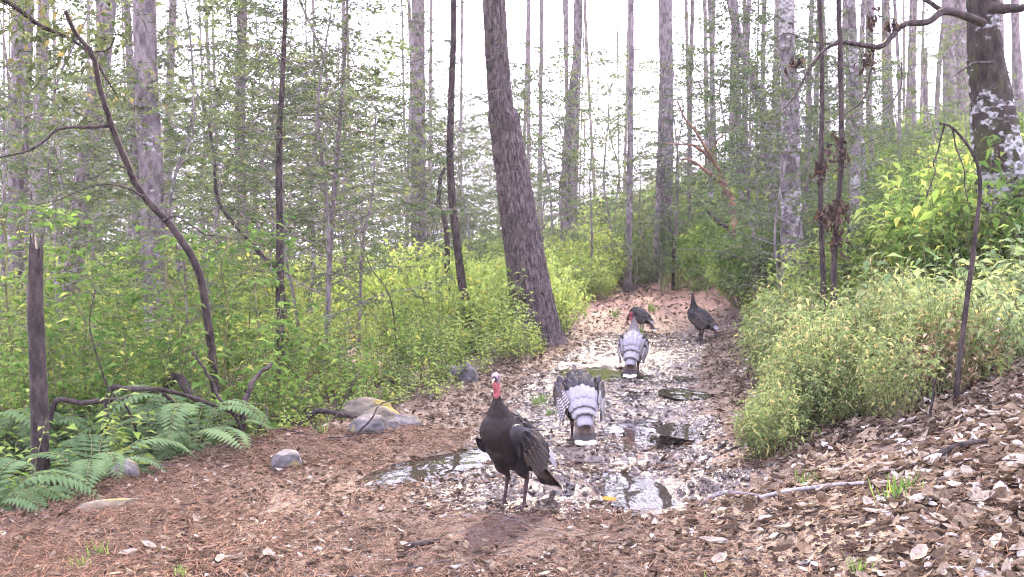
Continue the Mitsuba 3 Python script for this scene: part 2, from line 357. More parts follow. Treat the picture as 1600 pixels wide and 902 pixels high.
# crowns and saplings to be set out later: wood and leaves of each kind
def broad_crown(rng, height, low, spread, nb, leaf, per_twig, wood, foliage, stem=True, r0=.03, up=.35, twigs=5):
    W, F = MB(), MB()
    sp = [[0, 0, -.1]]
    for k in range(1, 6):
        sp.append([rng.normal(0, .03) * height * k / 5, rng.normal(0, .03) * height * k / 5, height * k / 5])
    sp = spline(sp, 24)
    if stem: W.add(*tube(sp, np.linspace(r0, .006, 24), 6))
    for b in range(nb):
        h = low + (1 - low) * (b + rng.random()) / nb
        base = sp[int(h * 23)]
        a = b * 2.4 + rng.normal(0, .4)
        ln = spread * (1.15 - .75 * h) * rng.uniform(.6, 1.2)
        out = np.array([math.cos(a), math.sin(a), 0])
        pts = [base, base + out * ln * .5 + [0, 0, up * ln * .5], base + out * ln + [0, 0, up * ln * rng.uniform(.2, .8)]]
        br = spline(pts, 8)
        W.add(*tube(br, np.linspace(max(.004, r0 * .35 * (1.2 - h)), .002, 8), 4))
        for t in range(twigs):
            q = br[rng.integers(2, 8)]
            ta = a + rng.normal(0, .9); tl = rng.uniform(.25, .55) * min(1, spread)
            td = np.array([math.cos(ta), math.sin(ta), rng.normal(.1, .25)])
            W.add(*tube(np.array([q, q + td * tl]), [.003, .0015], 3, cap=False))
            m = per_twig
            s = rng.uniform(.15, 1.05, m)[:, None]
            pos = q + td * tl * s
            la = ta + rng.choice([-1, 1], m) * rng.uniform(.4, 1.3, m)
            d = np.stack([np.cos(la), np.sin(la), rng.normal(-.15, .3, m)], 1)
            nn = unit(np.stack([rng.normal(0, .35, m), rng.normal(0, .35, m), np.ones(m)], 1))
            F.add(*leaves(pos, d, nn, leaf * rng.uniform(.6, 1.25, m), leaf * rng.uniform(.35, .55, m), tone=rng.random(m)))
    return {'branches': W.ply(wood), 'leaves': F.ply(foliage)} if not stem else {'stem': W.ply(wood), 'leaves': F.ply(foliage)}

def pine_crown(rng, height, spread, nb):
    W, F = MB(), MB()
    W.add(*tube(np.array([[0, 0, 0], [0, 0, height]]), [.09, .02], 5))
    for b in range(nb):
        h = (b + rng.random()) / nb
        a = b * 2.4 + rng.normal(0, .3); ln = spread * (1.05 - .7 * h) * rng.uniform(.5, 1.1)
        out = np.array([math.cos(a), math.sin(a), 0])
        br = spline([[0, 0, h * height], out * ln * .5 + [0, 0, h * height - .05 * ln], out * ln + [0, 0, h * height + .15 * ln]], 7)
        W.add(*tube(br, np.linspace(.035, .008, 7), 4))
        m = 26
        pos = br[rng.integers(2, 7, m)] + rng.normal(0, .22, (m, 3))
        d = unit(out + rng.normal(0, .6, (m, 3)))
        F.add(*leaves(pos, d, unit(rng.normal(0, 1, (m, 3))), rng.uniform(.35, .6, m), rng.uniform(.10, .2, m), fold=.3, tone=rng.random(m)))
    return {'branches': W.ply('bark_grey'), 'needles': F.ply('needle_canopy')}

R = np.random.default_rng(7)
for q in range(3): group(f'crown_pine_{q}', **pine_crown(R, R.uniform(6, 8), R.uniform(1.6, 2.1), 24))
for q in range(3): group(f'crown_broad_{q}', **broad_crown(R, R.uniform(4, 5.5), .1, 2.3, 26, .11, 7, 'bark_grey', 'leaf_canopy', stem=False, r0=.05, twigs=6))
for q in range(5): group(f'sapling_{q}', **broad_crown(R, R.uniform(3.8, 5.2), .16, 1.35, 26, .10, 8, 'bark_grey', 'leaf_sapling', r0=.028, twigs=8))
for q in range(2): group(f'sprig_{q}', **broad_crown(R, 1.9, .25, .75, 14, .10, 6, 'stem_green', 'leaf_under', r0=.014, twigs=4))

def crown_on(key, p, gid, s, rng, drop=0.0):
    put(f'{key}__crown', gid, p[-1][0], p[-1][1], p[-1][2] - drop, rng.uniform(0, 360), s)

CR = np.random.default_rng(21)
# name, distance, pixels of the axis from the foot up, width at foot and at frame top, bark, height, crown, sides, label, category, group
TREES = [
 ('pine_tree', 16.8, [(846, 545), (820, 400), (790, 200), (772, 0)], 74, 56, 'bark_pine', 24, 'pine', 'thick straight reddish brown pine trunk leaning left beside the path', 'tree'),
 ('oak_tree', 11.5, [(1588, 400), (1575, 340), (1548, 180), (1528, 0)], 104, 70, 'bark_moss', 9, 'broad', 'dark mossy oak trunk with white lichen patches at the right', 'tree'),
 ('lichen_tree', 15, [(1236, 470), (1234, 300), (1231, 150), (1226, 0)], 36, 29, 'bark_lichen', 13, 'broad', 'grey trunk mottled with pale lichen, right of the path behind the yellow-green bush', 'tree'),
 ('grey_tree', 15, [(247, 575), (243, 420), (236, 200), (228, 0)], 40, 37, 'bark_grey', 15, 'pine', 'thick grey trunk directly behind the leaning bare sapling on the left', 'tree'),
 ('grey_tree', 21, [(20, 560), (27, 400), (34, 200), (44, 0)], 28, 30, 'bark_grey', 16, 'broad', 'grey trunk at the left edge whose top is lost in dark leaves', 'tree'),
 ('grey_tree', 30, [(62, 470), (62, 300), (70, 100), (75, 0)], 20, 18, 'bark_grey', 16, 'pine', 'slim grey trunk rising behind the broken brown stump', 'tree'),
 ('grey_tree', 20, [(104, 520), (118, 400), (145, 200), (172, 20)], 30, 28, 'bark_grey', 15, 'pine', 'grey trunk leaning right, between the broken stump and the bare sapling', 'tree'),
 ('grey_tree', 40, [(152, 470), (158, 200), (163, 0)], 15, 13, 'bark_grey', 17, 'pine', 'pale slim trunk just right of the right-leaning trunk on the left', 'tree'),
 ('grey_tree', 22, [(215, 520), (212, 250), (203, 0)], 15, 12, 'bark_grey', 14, 'broad', 'thin trunk close to the left side of the thick grey trunk', 'tree'),
 ('grey_tree', 35, [(262, 460), (266, 200), (275, 0)], 14, 12, 'bark_grey', 16, 'pine', 'thin pale trunk close to the right side of the thick grey trunk', 'tree'),
 ('grey_tree', 22, [(382, 560), (380, 400), (377, 200), (382, 0)], 20, 17, 'bark_grey', 14, 'broad', 'grey trunk midway between the thick grey trunk and the thin dark trunk', 'tree'),
 ('dark_tree', 11, [(436, 620), (437, 420), (437, 250), (448, 0)], 16, 10, 'bark_dark', 9, 'broad', 'thin straight dark trunk standing in the bright green meadow on the left', 'tree'),
 ('thin_tree', 13.5, [(508, 575), (515, 400), (526, 250), (540, 90), (545, 0)], 10, 5, 'bark_grey', 7.5, 'broad', 'very thin grey tree just right of the thin straight dark trunk', 'tree'),
 ('grey_tree', 29, [(655, 420), (654, 200), (655, 0)], 25, 21, 'bark_grey', 17, 'pine', 'pale grey trunk in the meadow left of the crooked dark trunk', 'tree'),
 ('dark_tree', 16, [(742, 530), (722, 440), (708, 320), (703, 230), (708, 100), (710, 0)], 14, 11, 'bark_dark', 11, 'broad', 'crooked thin dark trunk next to the big pine on its left', 'tree'),
 ('grey_tree', 34, [(884, 400), (886, 230), (900, 100), (905, 0)], 18, 12, 'bark_grey', 17, 'pine', 'pale wavering trunk first to the right of the big pine', 'tree'),
 ('thin_tree', 26, [(981, 442), (984, 250), (985, 0)], 12, 8, 'bark_grey', 14, 'pine', 'straight thin trunk at the far bend of the path', 'tree'),
 ('grey_tree', 31, [(1036, 400), (1040, 200), (1038, 0)], 26, 22, 'bark_grey', 18, 'pine', 'pale straight trunk behind the far bend of the path, thicker than its thin neighbours', 'tree'),
 ('thin_tree', 28, [(1022, 420), (1030, 200), (1031, 120)], 8, 5, 'bark_grey', 6, None, 'thin stem touching the pale straight trunk behind the far bend', 'tree'),
 ('thin_tree', 33, [(1076, 350), (1077, 150), (1080, 0)], 8, 6, 'bark_grey', 15, 'pine', 'thin straight stem just right of the pale straight trunk behind the bend', 'tree'),
 ('thin_tree', 36, [(1110, 290), (1110, 100), (1106, 0)], 8, 6, 'bark_grey', 16, 'pine', 'thin trunk on the green slope left of the trunk that leans left', 'tree'),
 ('grey_tree', 27, [(1216, 270), (1195, 200), (1165, 100), (1138, 0)], 17, 15, 'bark_grey', 15, 'broad', 'grey trunk on the slope leaning strongly to the left', 'tree'),
 ('black_tree', 10.3, [(1290, 500), (1284, 350), (1281, 200), (1277, 30)], 9, 6, 'bark_dark', 4.2, None, 'left one of two thin black stems with dead leaf clumps', 'tree'),
 ('black_tree', 10.1, [(1301, 505), (1306, 380), (1312, 200), (1306, 0)], 10, 8, 'bark_dark', 6, 'broad', 'right one of two thin black stems with dead leaf clumps', 'tree'),
 ('lichen_tree', 17, [(1334, 430), (1334, 200), (1326, 0)], 18, 15, 'bark_lichen', 12, 'broad', 'slim lichen-spotted trunk behind the two thin black stems', 'tree'),
 ('grey_tree', 42, [(1481, 190), (1478, 100), (1474, 0)], 21, 19, 'bark_grey', 21, 'pine', 'pale trunk beyond the slope, left one of two left of the mossy oak', 'tree'),
 ('grey_tree', 40, [(1503, 190), (1500, 100), (1494, 0)], 21, 18, 'bark_grey', 21, 'pine', 'pale trunk beyond the slope, right one of two left of the mossy oak', 'tree'),
 ('grey_tree', 33, [(1594, 260), (1586, 120), (1578, 0)], 15, 13, 'bark_grey', 18, 'pine', 'pale trunk at the right edge behind the mossy oak', 'tree'),
 ('thin_tree', 38, [(1383, 200), (1383, 100), (1381, 60)], 9, 7, 'bark_grey', 12, None, 'thin trunk with a bare top on the slope, leftmost of the row of bare poles', 'tree'),
 ('thin_tree', 37, [(1427, 210), (1423, 120), (1421, 82)], 8, 6, 'bark_grey', 9, None, 'thin bare pole on the slope, second from the left of the row', 'tree'),
 ('thin_tree', 38, [(1446, 200), (1442, 120), (1441, 78)], 8, 7, 'bark_grey', 9, None, 'thin bare pole on the slope, third from the left of the row', 'tree'),
]
SHORT = [(d, pix, t) for (_, d, pix, *_r), t in zip(TREES, ['big leaning pine', 'mossy oak', 'thick lichen-spotted trunk', 'thick grey trunk', 'trunk at the left edge', 'slim trunk behind the stump', 'grey trunk leaning right',
    'pale slim trunk far left', 'thin trunk beside the thick one', 'thin pale trunk left of centre', 'grey trunk in the left middle', 'thin straight dark trunk', 'very thin grey tree', 'pale meadow trunk',
    'crooked dark trunk', 'pale wavering trunk', 'thin trunk at the bend', 'pale straight trunk behind the bend', 'thin stem behind the bend', 'thin stem right of the bend', 'thin trunk on the green slope', 'trunk leaning strongly left'])]
for (name, d, pix, w0, w1, mat, top, crown, label, cat) in TREES:
    key = numbered(name); tag(key, label, cat)
    big, near = w0 > 50, w0 > 25 and d < 18
    p, rad = trunk(key + '__trunk', d, pix, w0, w1, mat, top, sides=160 if name == 'pine_tree' else 72 if big else 32 if near else 10,
                   flare=.5 if big else .7, depth=.026 if name == 'pine_tree' else .02 if big else .012 if near else 0, fu=11 if name == 'pine_tree' else 3, fv=2.2 if name == 'pine_tree' else 3, wob=.03 if w0 < 30 else .04)
    if crown:
        crown_on(key, p, f'crown_{crown}_{CR.integers(3)}', 1.0 if crown == 'broad' else 1.1, CR, 2.0 if crown == 'broad' else 4.0)

# low boughs of broadleaf trees reaching into the picture
def bough(key, gid, x, y, z, rot, s, tilt=0.0, td=0.0):
    put(key, gid, x, y, z, rot, s, tilt, td)

BOUGHS = [('grey_tree_001', 30, 90, 21, .8), ('grey_tree_002', 75, 150, 29.5, 1.1), ('grey_tree_005', 190, 130, 22.2, .8), ('grey_tree_007', 395, 90, 21.8, .85), ('dark_tree', 448, 60, 11.2, .42), ('thin_tree', 535, 150, 13.4, .5),
                         ('grey_tree_008', 640, 150, 29, 1.0), ('dark_tree_001', 700, 160, 16.1, .45), ('grey_tree_011', 1165, 140, 27, 1.0), ('lichen_tree', 1215, 120, 15.2, .5), ('lichen_tree_001', 1345, 90, 17.2, .55), ('grey_tree_009', 870, 210, 34, 1.0), ('grey_tree_010', 1040, 260, 31, .8), ('grey_tree_006', 270, 160, 35, 1.2), ('grey_tree_004', 165, 100, 40, 1.3),
          ('thin_tree', 530, 250, 13.4, .55), ('thin_tree', 518, 340, 13.5, .5), ('thin_tree', 500, 180, 13.4, .5), ('thin_tree', 575, 110, 13.6, .5), ('dark_tree', 455, 130, 11.1, .4), ('dark_tree', 420, 330, 11.2, .36), ('dark_tree', 470, 15, 11.1, .4), ('grey_tree_007', 385, 20, 21.8, .8), ('grey_tree_007', 345, 280, 21.9, .8),
          ('grey_tree_007', 405, 140, 21.7, .8), ('grey_tree', 255, 130, 15.2, .55), ('grey_tree', 210, 270, 15.1, .5), ('grey_tree_008', 655, 60, 29, .9), ('grey_tree_008', 635, 330, 29, 1.0), ('lichen_tree', 1195, 220, 15.2, .5), ('lichen_tree', 1262, 150, 15.2, .45), ('grey_tree_011', 1115, 190, 27.2, .9), ('grey_tree_011', 1190, 230, 27, .8),
          ('lichen_tree_001', 1345, 30, 17.2, .55), ('lichen_tree_001', 1300, 130, 17.1, .5), ('grey_tree_009', 905, 60, 34, .5), ('grey_tree_010', 1015, 320, 30.8, .8), ('thin_tree_001', 1000, 300, 26, .6), ('dark_tree_001', 730, 90, 16.1, .4), ('dark_tree_001', 690, 290, 16.1, .4), ('grey_tree_001', 10, 200, 21, .8), ('grey_tree_003', 120, 270, 20.2, .7), ('grey_tree_012', 1470, 20, 42, 1.2)]
for key, px, py, d, s_ in BOUGHS + [('grey_tree', 238, 40, 15.3, .6), ('grey_tree_003', 165, 40, 20.2, .8), ('grey_tree_007', 372, 190, 21.8, .8), ('grey_tree_006', 285, 40, 35, 1.2), ('grey_tree_004', 140, 210, 40, 1.2), ('grey_tree_002', 60, 40, 30, 1.0), ('grey_tree_005', 215, 230, 22.3, .7), ('thin_tree', 560, 40, 13.6, .5), ('grey_tree_008', 660, 230, 29.3, 1.0),
        ('grey_tree_011', 1150, 70, 27.3, .9), ('lichen_tree', 1240, 40, 15.1, .5), ('lichen_tree_001', 1325, 190, 17.3, .5), ('thin_tree_003', 1085, 120, 33.2, 1.0), ('thin_tree_004', 1105, 180, 36.2, 1.1), ('dark_tree', 430, 210, 11.3, .36), ('thin_tree_001', 985, 225, 26.2, .7)]:
    put(numbered(key + '__bough'), f'crown_broad_{CR.integers(3)}', X(px, d), d, Z(py, d) - 2.2 * s_, CR.uniform(0, 360), s_)

# unseen trees added behind and beside the viewpoint so their crowns shade the clearing
BE = np.random.default_rng(91)
for q in range(26):
    a = BE.uniform(0, 6.28)
    x, y = BE.uniform(-13, 13), BE.uniform(-14, 5.5)
    if abs(x) < 1.5 + .62 * max(y, 0) + 1.0 and y > -1.5: x = math.copysign(2.6 + .62 * max(y, 0) + BE.uniform(1, 6), x)
    key = tag(numbered('added_shade_tree'), 'unseen broad-crowned tree added behind or beside the viewpoint to shade the clearing', 'tree', 'added shade trees around the viewpoint')
    p = spline([[x, y, zat(x, y) - .2], [x + .2, y, 4], [x + BE.normal(0, .4), y + .2, BE.uniform(8, 11)]], 14)
    v, f, uv = tube(p, np.linspace(.16, .07, 14), 9)
    scene[key + '__trunk'] = mikit.ply((v, f), 'bark_grey', smooth=True, uv=uv)
    for w in range(2): put(numbered(key + '__crown'), f'crown_broad_{BE.integers(3)}', p[-1][0], p[-1][1], p[-1][2] - 3.2 + 2 * w, BE.uniform(0, 360), 1.35)

# the far wood: one mass of foliage beyond the trunks
FW = np.random.default_rng(73)
for q in range(190):
    d = FW.uniform(56, 95); px = FW.uniform(-90, 1300)
    roof = (110 if px < 600 else 180) + 60 * nz(px * .012, 5.0, 1.0, 4) * 2 if px < 830 else 250
    s_ = FW.uniform(2.2, 3.2)
    x = X(px, d); top = Z(roof, d)
    z = zat(x, d) + (max(top - 4.7 * s_ - zat(x, d), 0)) * FW.random()
    put(f'far_wood__{q:03d}', f'crown_broad_{FW.integers(3)}', x, d, z - .5, FW.uniform(0, 360), s_ * min(1, (top - zat(x, d)) / (4.7 * s_)))
tag('far_wood', 'pale grey-green mass of leaves far behind the trunks', kind='stuff')

# slim trunks on the slope at the right
SL = np.random.default_rng(57)
for q, (px, d, w) in enumerate([(1258, 24, .16), (1272, 31, .2), (1352, 27, .18), (1366, 34, .22), (1402, 30, .14), (1412, 40, .2), (1462, 36, .22), (1520, 30, .2), (1548, 26, .16), (1170, 36, .24), (1192, 42, .26), (1150, 44, .26), (1298, 44, .28), (1322, 38, .24)]):
    key = tag(numbered('slope_tree'), 'slim grey trunk on the green slope at the right', 'tree', 'slim trunks on the slope')
    x = X(px, d); z0 = zat(x, d); top = z0 + .3 * d + 7
    p = spline([[x, d, z0 - .2], [x + SL.normal(0, .2), d, z0 + 5], [x + SL.normal(0, .8), d, top]], 18)
    v, f, uv = tube(p, np.linspace(w / 2, w / 4, 18), 8)
    scene[key + '__trunk'] = mikit.ply((v, f), 'bark_grey', smooth=True, uv=uv)
    put(key + '__crown', f'crown_broad_{SL.integers(3)}', p[-1][0], d, top - 3.5, SL.uniform(0, 360), 1.0)
    if q % 2: put(key + '__bough', f'crown_broad_{SL.integers(3)}', p[9][0], d, z0 + SL.uniform(.5, 2.5), SL.uniform(0, 360), SL.uniform(.5, .8))

# a bough of dark leaves hanging into the top left corner
BO = np.random.default_rng(44)
key = tag('leafy_bough', 'dark leafy bough hanging into the top left corner', 'branch')
axis_ = limb(key + '__branch', [[X(q, 7.6), 7.6 + .2 * k, Z(w, 7.6)] for k, (q, w) in enumerate([(-160, -120), (-60, -40), (30, 20), (90, 60), (125, 130)])], .03, .005, 'bark_dark', n=24, wob=.03)
Mb = MB()
nb = 520
c_ = axis_[BO.integers(6, 24, nb)] + BO.normal(0, 1, (nb, 3)) * [.26, .35, .26] + [-.12, 0, .05]
Mb.add(*leaves(c_, np.stack([BO.normal(0, .7, nb), BO.normal(0, .7, nb), BO.normal(-.35, .35, nb)], 1), unit(BO.normal(0, .5, (nb, 3)) + [0, 0, 1]), BO.uniform(.07, .13, nb), BO.uniform(.03, .055, nb), curl=.3, tone=BO.random(nb)))
scene[key + '__leaves'] = Mb.ply('leaf_dark')

# limbs of the mossy oak

OAK = 'oak_tree'
for q, (pp, r0, r1) in enumerate([
    ([(1530, 40), (1500, 28), (1470, 22), (1442, 38), (1405, 42), (1378, 72), (1345, 74), (1300, 72), (1268, 100), (1240, 150), (1205, 185)], .05, .006),
    ([(1362, 72), (1356, 112), (1348, 150), (1330, 172), (1300, 190), (1270, 192)], .014, .004),
    ([(1405, 100), (1403, 140), (1384, 168), (1355, 182), (1335, 186)], .010, .004),
    ([(1545, 100), (1520, 102), (1500, 112), (1489, 118)], .022, .006),
    ([(1540, 15), (1575, 18), (1620, 10)], .07, .03),
    ([(1468, 22), (1440, 5), (1400, -20), (1340, -40)], .03, .01),
    ([(1300, 72), (1262, 68), (1225, 55), (1190, 80)], .010, .003)]):
    limb(f'{OAK}__branch' + (f'_{q:03d}' if q else ''), [P(a, b, 11.0 - .12 * k) for k, (a, b) in enumerate(pp)], r0, r1, 'bark_dark', n=40, sides=7, wob=.03, seed=q)

# the leaning bare sapling in the left foreground
sap = tag(numbered('bare_sapling'), 'dark crooked bare sapling leaning left across the left half of the view', 'tree')
d = 8.6
limb(sap + '__stem', [[X(342, d), d, zat(X(342, d), d) - .1]] + [P(a, b, d - .1 * k) for k, (a, b) in enumerate([(334, 600), (324, 500), (308, 420), (268, 355), (228, 308), (200, 250), (178, 200), (160, 140), (150, 90), (122, 52), (108, 20)])], .040, .014, 'bark_dark', n=60, sides=9, wob=.02)
for q, (pp, r0) in enumerate([([(172, 198), (140, 200), (95, 205), (55, 235), (0, 247), (-40, 255)], .016), ([(150, 85), (175, 80), (185, 55)], .008),
                              ([(228, 308), (190, 292), (150, 290), (100, 310), (60, 320)], .008), ([(255, 345), (280, 340), (320, 365), (360, 372)], .010), ([(215, 280), (190, 260), (150, 275)], .006)]):
    limb(f'{sap}__branch' + (f'_{q:03d}' if q else ''), [P(a, b, 8.0 - .12 * k) for k, (a, b) in enumerate(pp)], r0, .003, 'bark_dark', n=24, wob=.02, seed=q + 3)

# dark dead limbs in the left middle ground
for pp, d, r, label in [([(438, 440), (410, 400), (352, 330), (338, 285), (336, 240), (322, 170), (305, 140)], 12.5, .035, 'dark dead tree bending to the left, left of the thin straight dark trunk'),
                        ([(610, 470), (582, 420), (560, 370), (552, 340)], 12.5, .010, 'thin dark dead stem in the meadow, leaning left, right of the very thin grey tree'),
                        ([(205, 660), (165, 600), (140, 510), (148, 450)], 7.8, .012, 'thin dark bent stem between the broken stump and the bare sapling')]:
    key = tag(numbered('dead_tree'), label, 'tree')
    x = X(pp[0][0], d)
    limb(key + '__stem', [[x + .1, d, zat(x, d) - .1]] + [P(a, b, d) for a, b in pp], r, r * .3, 'bark_dark', n=40, sides=8, wob=.02, seed=int(d))
key = tag(numbered('dead_tree'), 'dark dead stem curving up in the shade left of the big pine', 'tree')
limb(key + '__stem', [[X(700, 19), 19, zat(X(700, 19), 19) - .1]] + [P(a, b, 19) for a, b in [(698, 370), (687, 320), (688, 285), (695, 262)]], .06, .03, 'bark_dark', n=24, wob=.03)

# the orange-barked tree on the slope and its dead black twin stem
key = tag(numbered('orange_tree'), 'small twisted tree with peeling orange bark on the slope right of the bend', 'tree')
d = 23
limb(key + '__trunk', [[X(1143, d), d, zat(X(1143, d), d) - .2]] + [P(a, b, d) for a, b in [(1142, 372), (1148, 335), (1138, 305), (1128, 285)]], .10, .075, 'bark_orange', n=24, sides=10, wob=.03)
for q, pp in enumerate([[(1128, 285), (1108, 272), (1085, 255), (1062, 248)], [(1128, 285), (1115, 255), (1098, 225), (1075, 195), (1056, 160)], [(1110, 250), (1085, 230), (1040, 225)], [(1110, 250), (1120, 220), (1135, 200)]]):
    limb(f'{key}__branch' + (f'_{q:03d}' if q else ''), [P(a, b, d - .2 * k) for k, (a, b) in enumerate(pp)], .06 - .01 * q, .015, 'bark_orange', n=20, wob=.06, seed=q + 20)
put(key + '__crown', 'crown_broad_1', X(1075, d), d, Z(215, d) - 1, 40, .5)
for pp, d, label in [([(1140, 368), (1128, 352), (1112, 338), (1102, 325)], 22, 'black dead branch stub beside the orange-barked tree'),
                     ([(1052, 372), (1046, 358), (1044, 340)], 26, 'black dead stub left of the orange-barked tree')]:
    key = tag(numbered('dead_stub'), label, 'stump')
    x = X(pp[0][0], d)
    limb(key, [[x, d, zat(x, d) - .1]] + [P(a, b, d) for a, b in pp], .05, .025, 'bark_dark', n=18, sides=8, wob=.02)

# dead leaf clumps hanging on the two black stems: parts of them
def clump(rng, n, r, L):
    M = MB()
    pos = rng.normal(0, r, (n, 3)) * [1, 1, 1.3]
    dd = unit(np.stack([rng.normal(0, .5, n), rng.normal(0, .5, n), -np.abs(rng.normal(.8, .4, n))], 1))
    M.add(*leaves(pos, dd, unit(rng.normal(0, 1, (n, 3))), L * rng.uniform(.6, 1.3, n), L * .4, fold=.3, curl=.4, tone=rng.random(n)))
    return M
for q in range(2): group(f'dead_clump_{q}', leaves=clump(R, 26, .055, .12).ply('leaf_dead'))
for q, (k2, px, py, d) in enumerate([('black_tree', 1284, 255, 10.2), ('black_tree', 1288, 330, 10.2), ('black_tree_001', 1310, 232, 10.0), ('black_tree_001', 1298, 335, 10), ('black_tree_001', 1310, 365, 10), ('black_tree_001', 1308, 318, 10)]):
    put(numbered(k2 + '__leaf_clump'), f'dead_clump_{q % 2}', X(px, d), d, Z(py, d), q * 77, 1.0)
for q, (px, py) in enumerate([(1360, 30), (1390, 38), (1352, 90), (1240, 95)]):
    put(numbered(OAK + '__leaf_clump'), f'dead_clump_{q % 2}', X(px, 10.5), 10.5, Z(py, 10.5), q * 50, .8)

# broken brown stump at the left
key = tag(numbered('tree_stump'), 'tall broken brown stump without bark standing among the ferns at the left', 'stump')
d = 7.1
pts = spline([[X(60, d), d, zat(X(60, d), d) - .15], P(58, 620, d), P(55, 480, d), P(57, 384, d)], 60)
def jag(a, s, r):
    top = s.max()
    return 0.012 * meshkit.fbm(np.stack([np.cos(a) * 4, np.sin(a) * 4, s * 2], -1), 3, 5) - .006
v, f, uv = tube(pts, np.linspace(.062, .047, 60) * (1 + .35 * np.exp(-np.linspace(0, 20, 60))), 24, bump=jag)
crown_ring = v[:, 2] > pts[-1][2] - .02
v[crown_ring, 2] += 0.10 * (np.sin(np.arctan2(v[crown_ring, 1] - d, v[crown_ring, 0] - X(57, d)) * 3 + 1) ** 3)
scene[key] = mikit.ply((v, f), 'bark_dark', smooth=True, uv=uv)

# dead bent sapling on the right, its thin twigs and the short stake beside it
d = 6.7
key = tag(numbered('bent_sapling'), 'black dead sapling bent over to the left above the leafy bank on the right', 'tree')
x = X(1490, d)
limb(key + '__stem', [[x, d, zat(x, d) - .1]] + [P(a, b, d) for a, b in [(1496, 640), (1502, 560), (1510, 470), (1522, 380), (1530, 310), (1524, 260), (1505, 222), (1484, 200), (1464, 193)]], .024, .006, 'bark_dark', n=50, sides=8, wob=.012)
for q, (pp, r) in enumerate([([(1473, 195), (1466, 225), (1457, 250), (1459, 265), (1452, 290), (1444, 310)], .006), ([(1484, 200), (1490, 230), (1502, 265), (1508, 300), (1512, 325)], .006), ([(1515, 430), (1512, 418), (1505, 412)], .004)]):
    limb(f'{key}__twig' + (f'_{q:03d}' if q else ''), [P(a, b, d) for a, b in pp], r, .003, 'bark_dark', n=20, sides=5, wob=.015, seed=q)
key = tag(numbered('dead_stake'), 'short dark dead stem in front of the bent black sapling', 'stump')
x = X(1449, 6.45)
limb(key, [[x, 6.45, zat(x, 6.45) - .1]] + [P(a, b, 6.45) for a, b in [(1454, 680), (1460, 620), (1463, 590)]], .012, .007, 'bark_dark', n=16, wob=.01)

# distant forest: slender trunks that nothing in the photograph tells apart
FAR = np.random.default_rng(5)
taken = [(pix[0][0], d) for (_, d, pix, *_r) in TREES]
for q in range(80):
    d = 35 + 45 * FAR.random() ** .8
    px = FAR.uniform(-60, 1660)
    x = X(px, d)
    w = FAR.uniform(.16, .36) if FAR.random() < .7 else FAR.uniform(.08, .14)
    key = numbered('distant_tree')
    hgt = .30 * d + FAR.uniform(7, 11)
    lean = FAR.normal(0, .03)
    p = spline([[x, d, zat(x, d) - .2], [x + lean * 8, d, zat(x, d) + 8], [x + lean * 22, d + FAR.normal(0, .3), hgt]], 18)
    v, f, uv = tube(p, np.linspace(w / 2, w / 4, 18), 7)
    scene[key + '__trunk'] = mikit.ply((v, f), 'bark_grey', smooth=True, uv=uv)
    put(key + '__crown', f'crown_pine_{FAR.integers(3)}', p[-1][0], p[-1][1], p[-1][2] - 4.5, FAR.uniform(0, 360), FAR.uniform(.7, 1.0))
    tag(key, 'slender pale trunk among many in the distant forest', 'tree', 'distant forest trunks')

# leafy saplings: the loose screen of leaves between the trunks
SAP = np.random.default_rng(11)
spots = [(470, 13, .9), (560, 15, 1.0), (330, 14, .9), (300, 11, .75), (500, 20, 1.2), (420, 18, 1.1), (250, 18, 1.1), (150, 15, .9), (40, 14, .9), (90, 11, .7),
         (740, 25, 1.1), (560, 30, 1.2), (340, 26, 1.5), (450, 32, 1.3), (200, 30, 1.6), (20, 26, 1.5), (850, 24, 1.1), (880, 27, 1.4), (920, 25, 1.1), (960, 31, 1.5), (1010, 29, 1.1), (865, 34, 1.8),
         (1060, 32, 1.5), (1180, 20, .9), (1215, 13.2, .8), (1255, 14, .8), (1160, 28, 1.4), (1270, 24, 1.2), (1330, 13, .6), (1350, 28, 1.3), (1130, 38, 1.9), (960, 40, 1.9), (800, 38, 1.8), (720, 36, 1.8), (380, 40, 2.0), (120, 40, 2.0), (1240, 34, 1.4)]
spots += [(280, 16, 1.5), (410, 22, 1.8), (480, 17, 1.6), (540, 24, 1.3), (310, 25, 2.0), (570, 28, 1.4), (690, 28, 1.3), (510, 13, 1.2), (90, 18, 1.5), (10, 19, 1.6),
          (1180, 19, 1.35), (1060, 27, 1.3), (1290, 20, 1.0), (1345, 23, 1.1), (1400, 25, 1.1), (1455, 22, .9), (1500, 27, 1.1), (1262, 17, 1.1), (1215, 24, 1.6)]
for q in range(64):
    d = SAP.uniform(24, 58); px = SAP.uniform(-40, 1240)
    spots.append((px, d, (1.2 + (.10 if px < 840 or px > 1060 else .05) * d) / 4.6 * SAP.uniform(.6, 1.0)))
for px, d, s in spots:
    key = numbered('leafy_sapling')
    x = X(px, d)
    put(key, f'sapling_{SAP.integers(5)}', x, d, zat(x, d), SAP.uniform(0, 360), s, SAP.uniform(0, 6), SAP.uniform(0, 6))
    side = 'left of the big pine' if px < 790 else 'right of the big pine'
    if d < 23:                              # near enough to be told apart: named by the trunk it stands at
        near_ = min(SHORT, key=lambda t: abs(np.interp(HORIZON, [v[1] for v in t[1]][::-1], [v[0] for v in t[1]][::-1]) - px))
        off = px - np.interp(HORIZON, [v[1] for v in near_[1]][::-1], [v[0] for v in near_[1]][::-1])
        where = ('in front of' if d < near_[0] else 'behind') if abs(off) < 14 else 'just left of' if off < 0 else 'just right of'
        tag(key, f"{'tall' if s > 1.25 else 'low' if s < .85 else 'slender'} sapling with loose small leaves {where} the {near_[2]}", 'tree', f'leafy saplings {side}')
    else:
        tag(key, f'far slender sapling with loose small leaves between the trunks {side}', 'tree', f'far leafy saplings {side}')

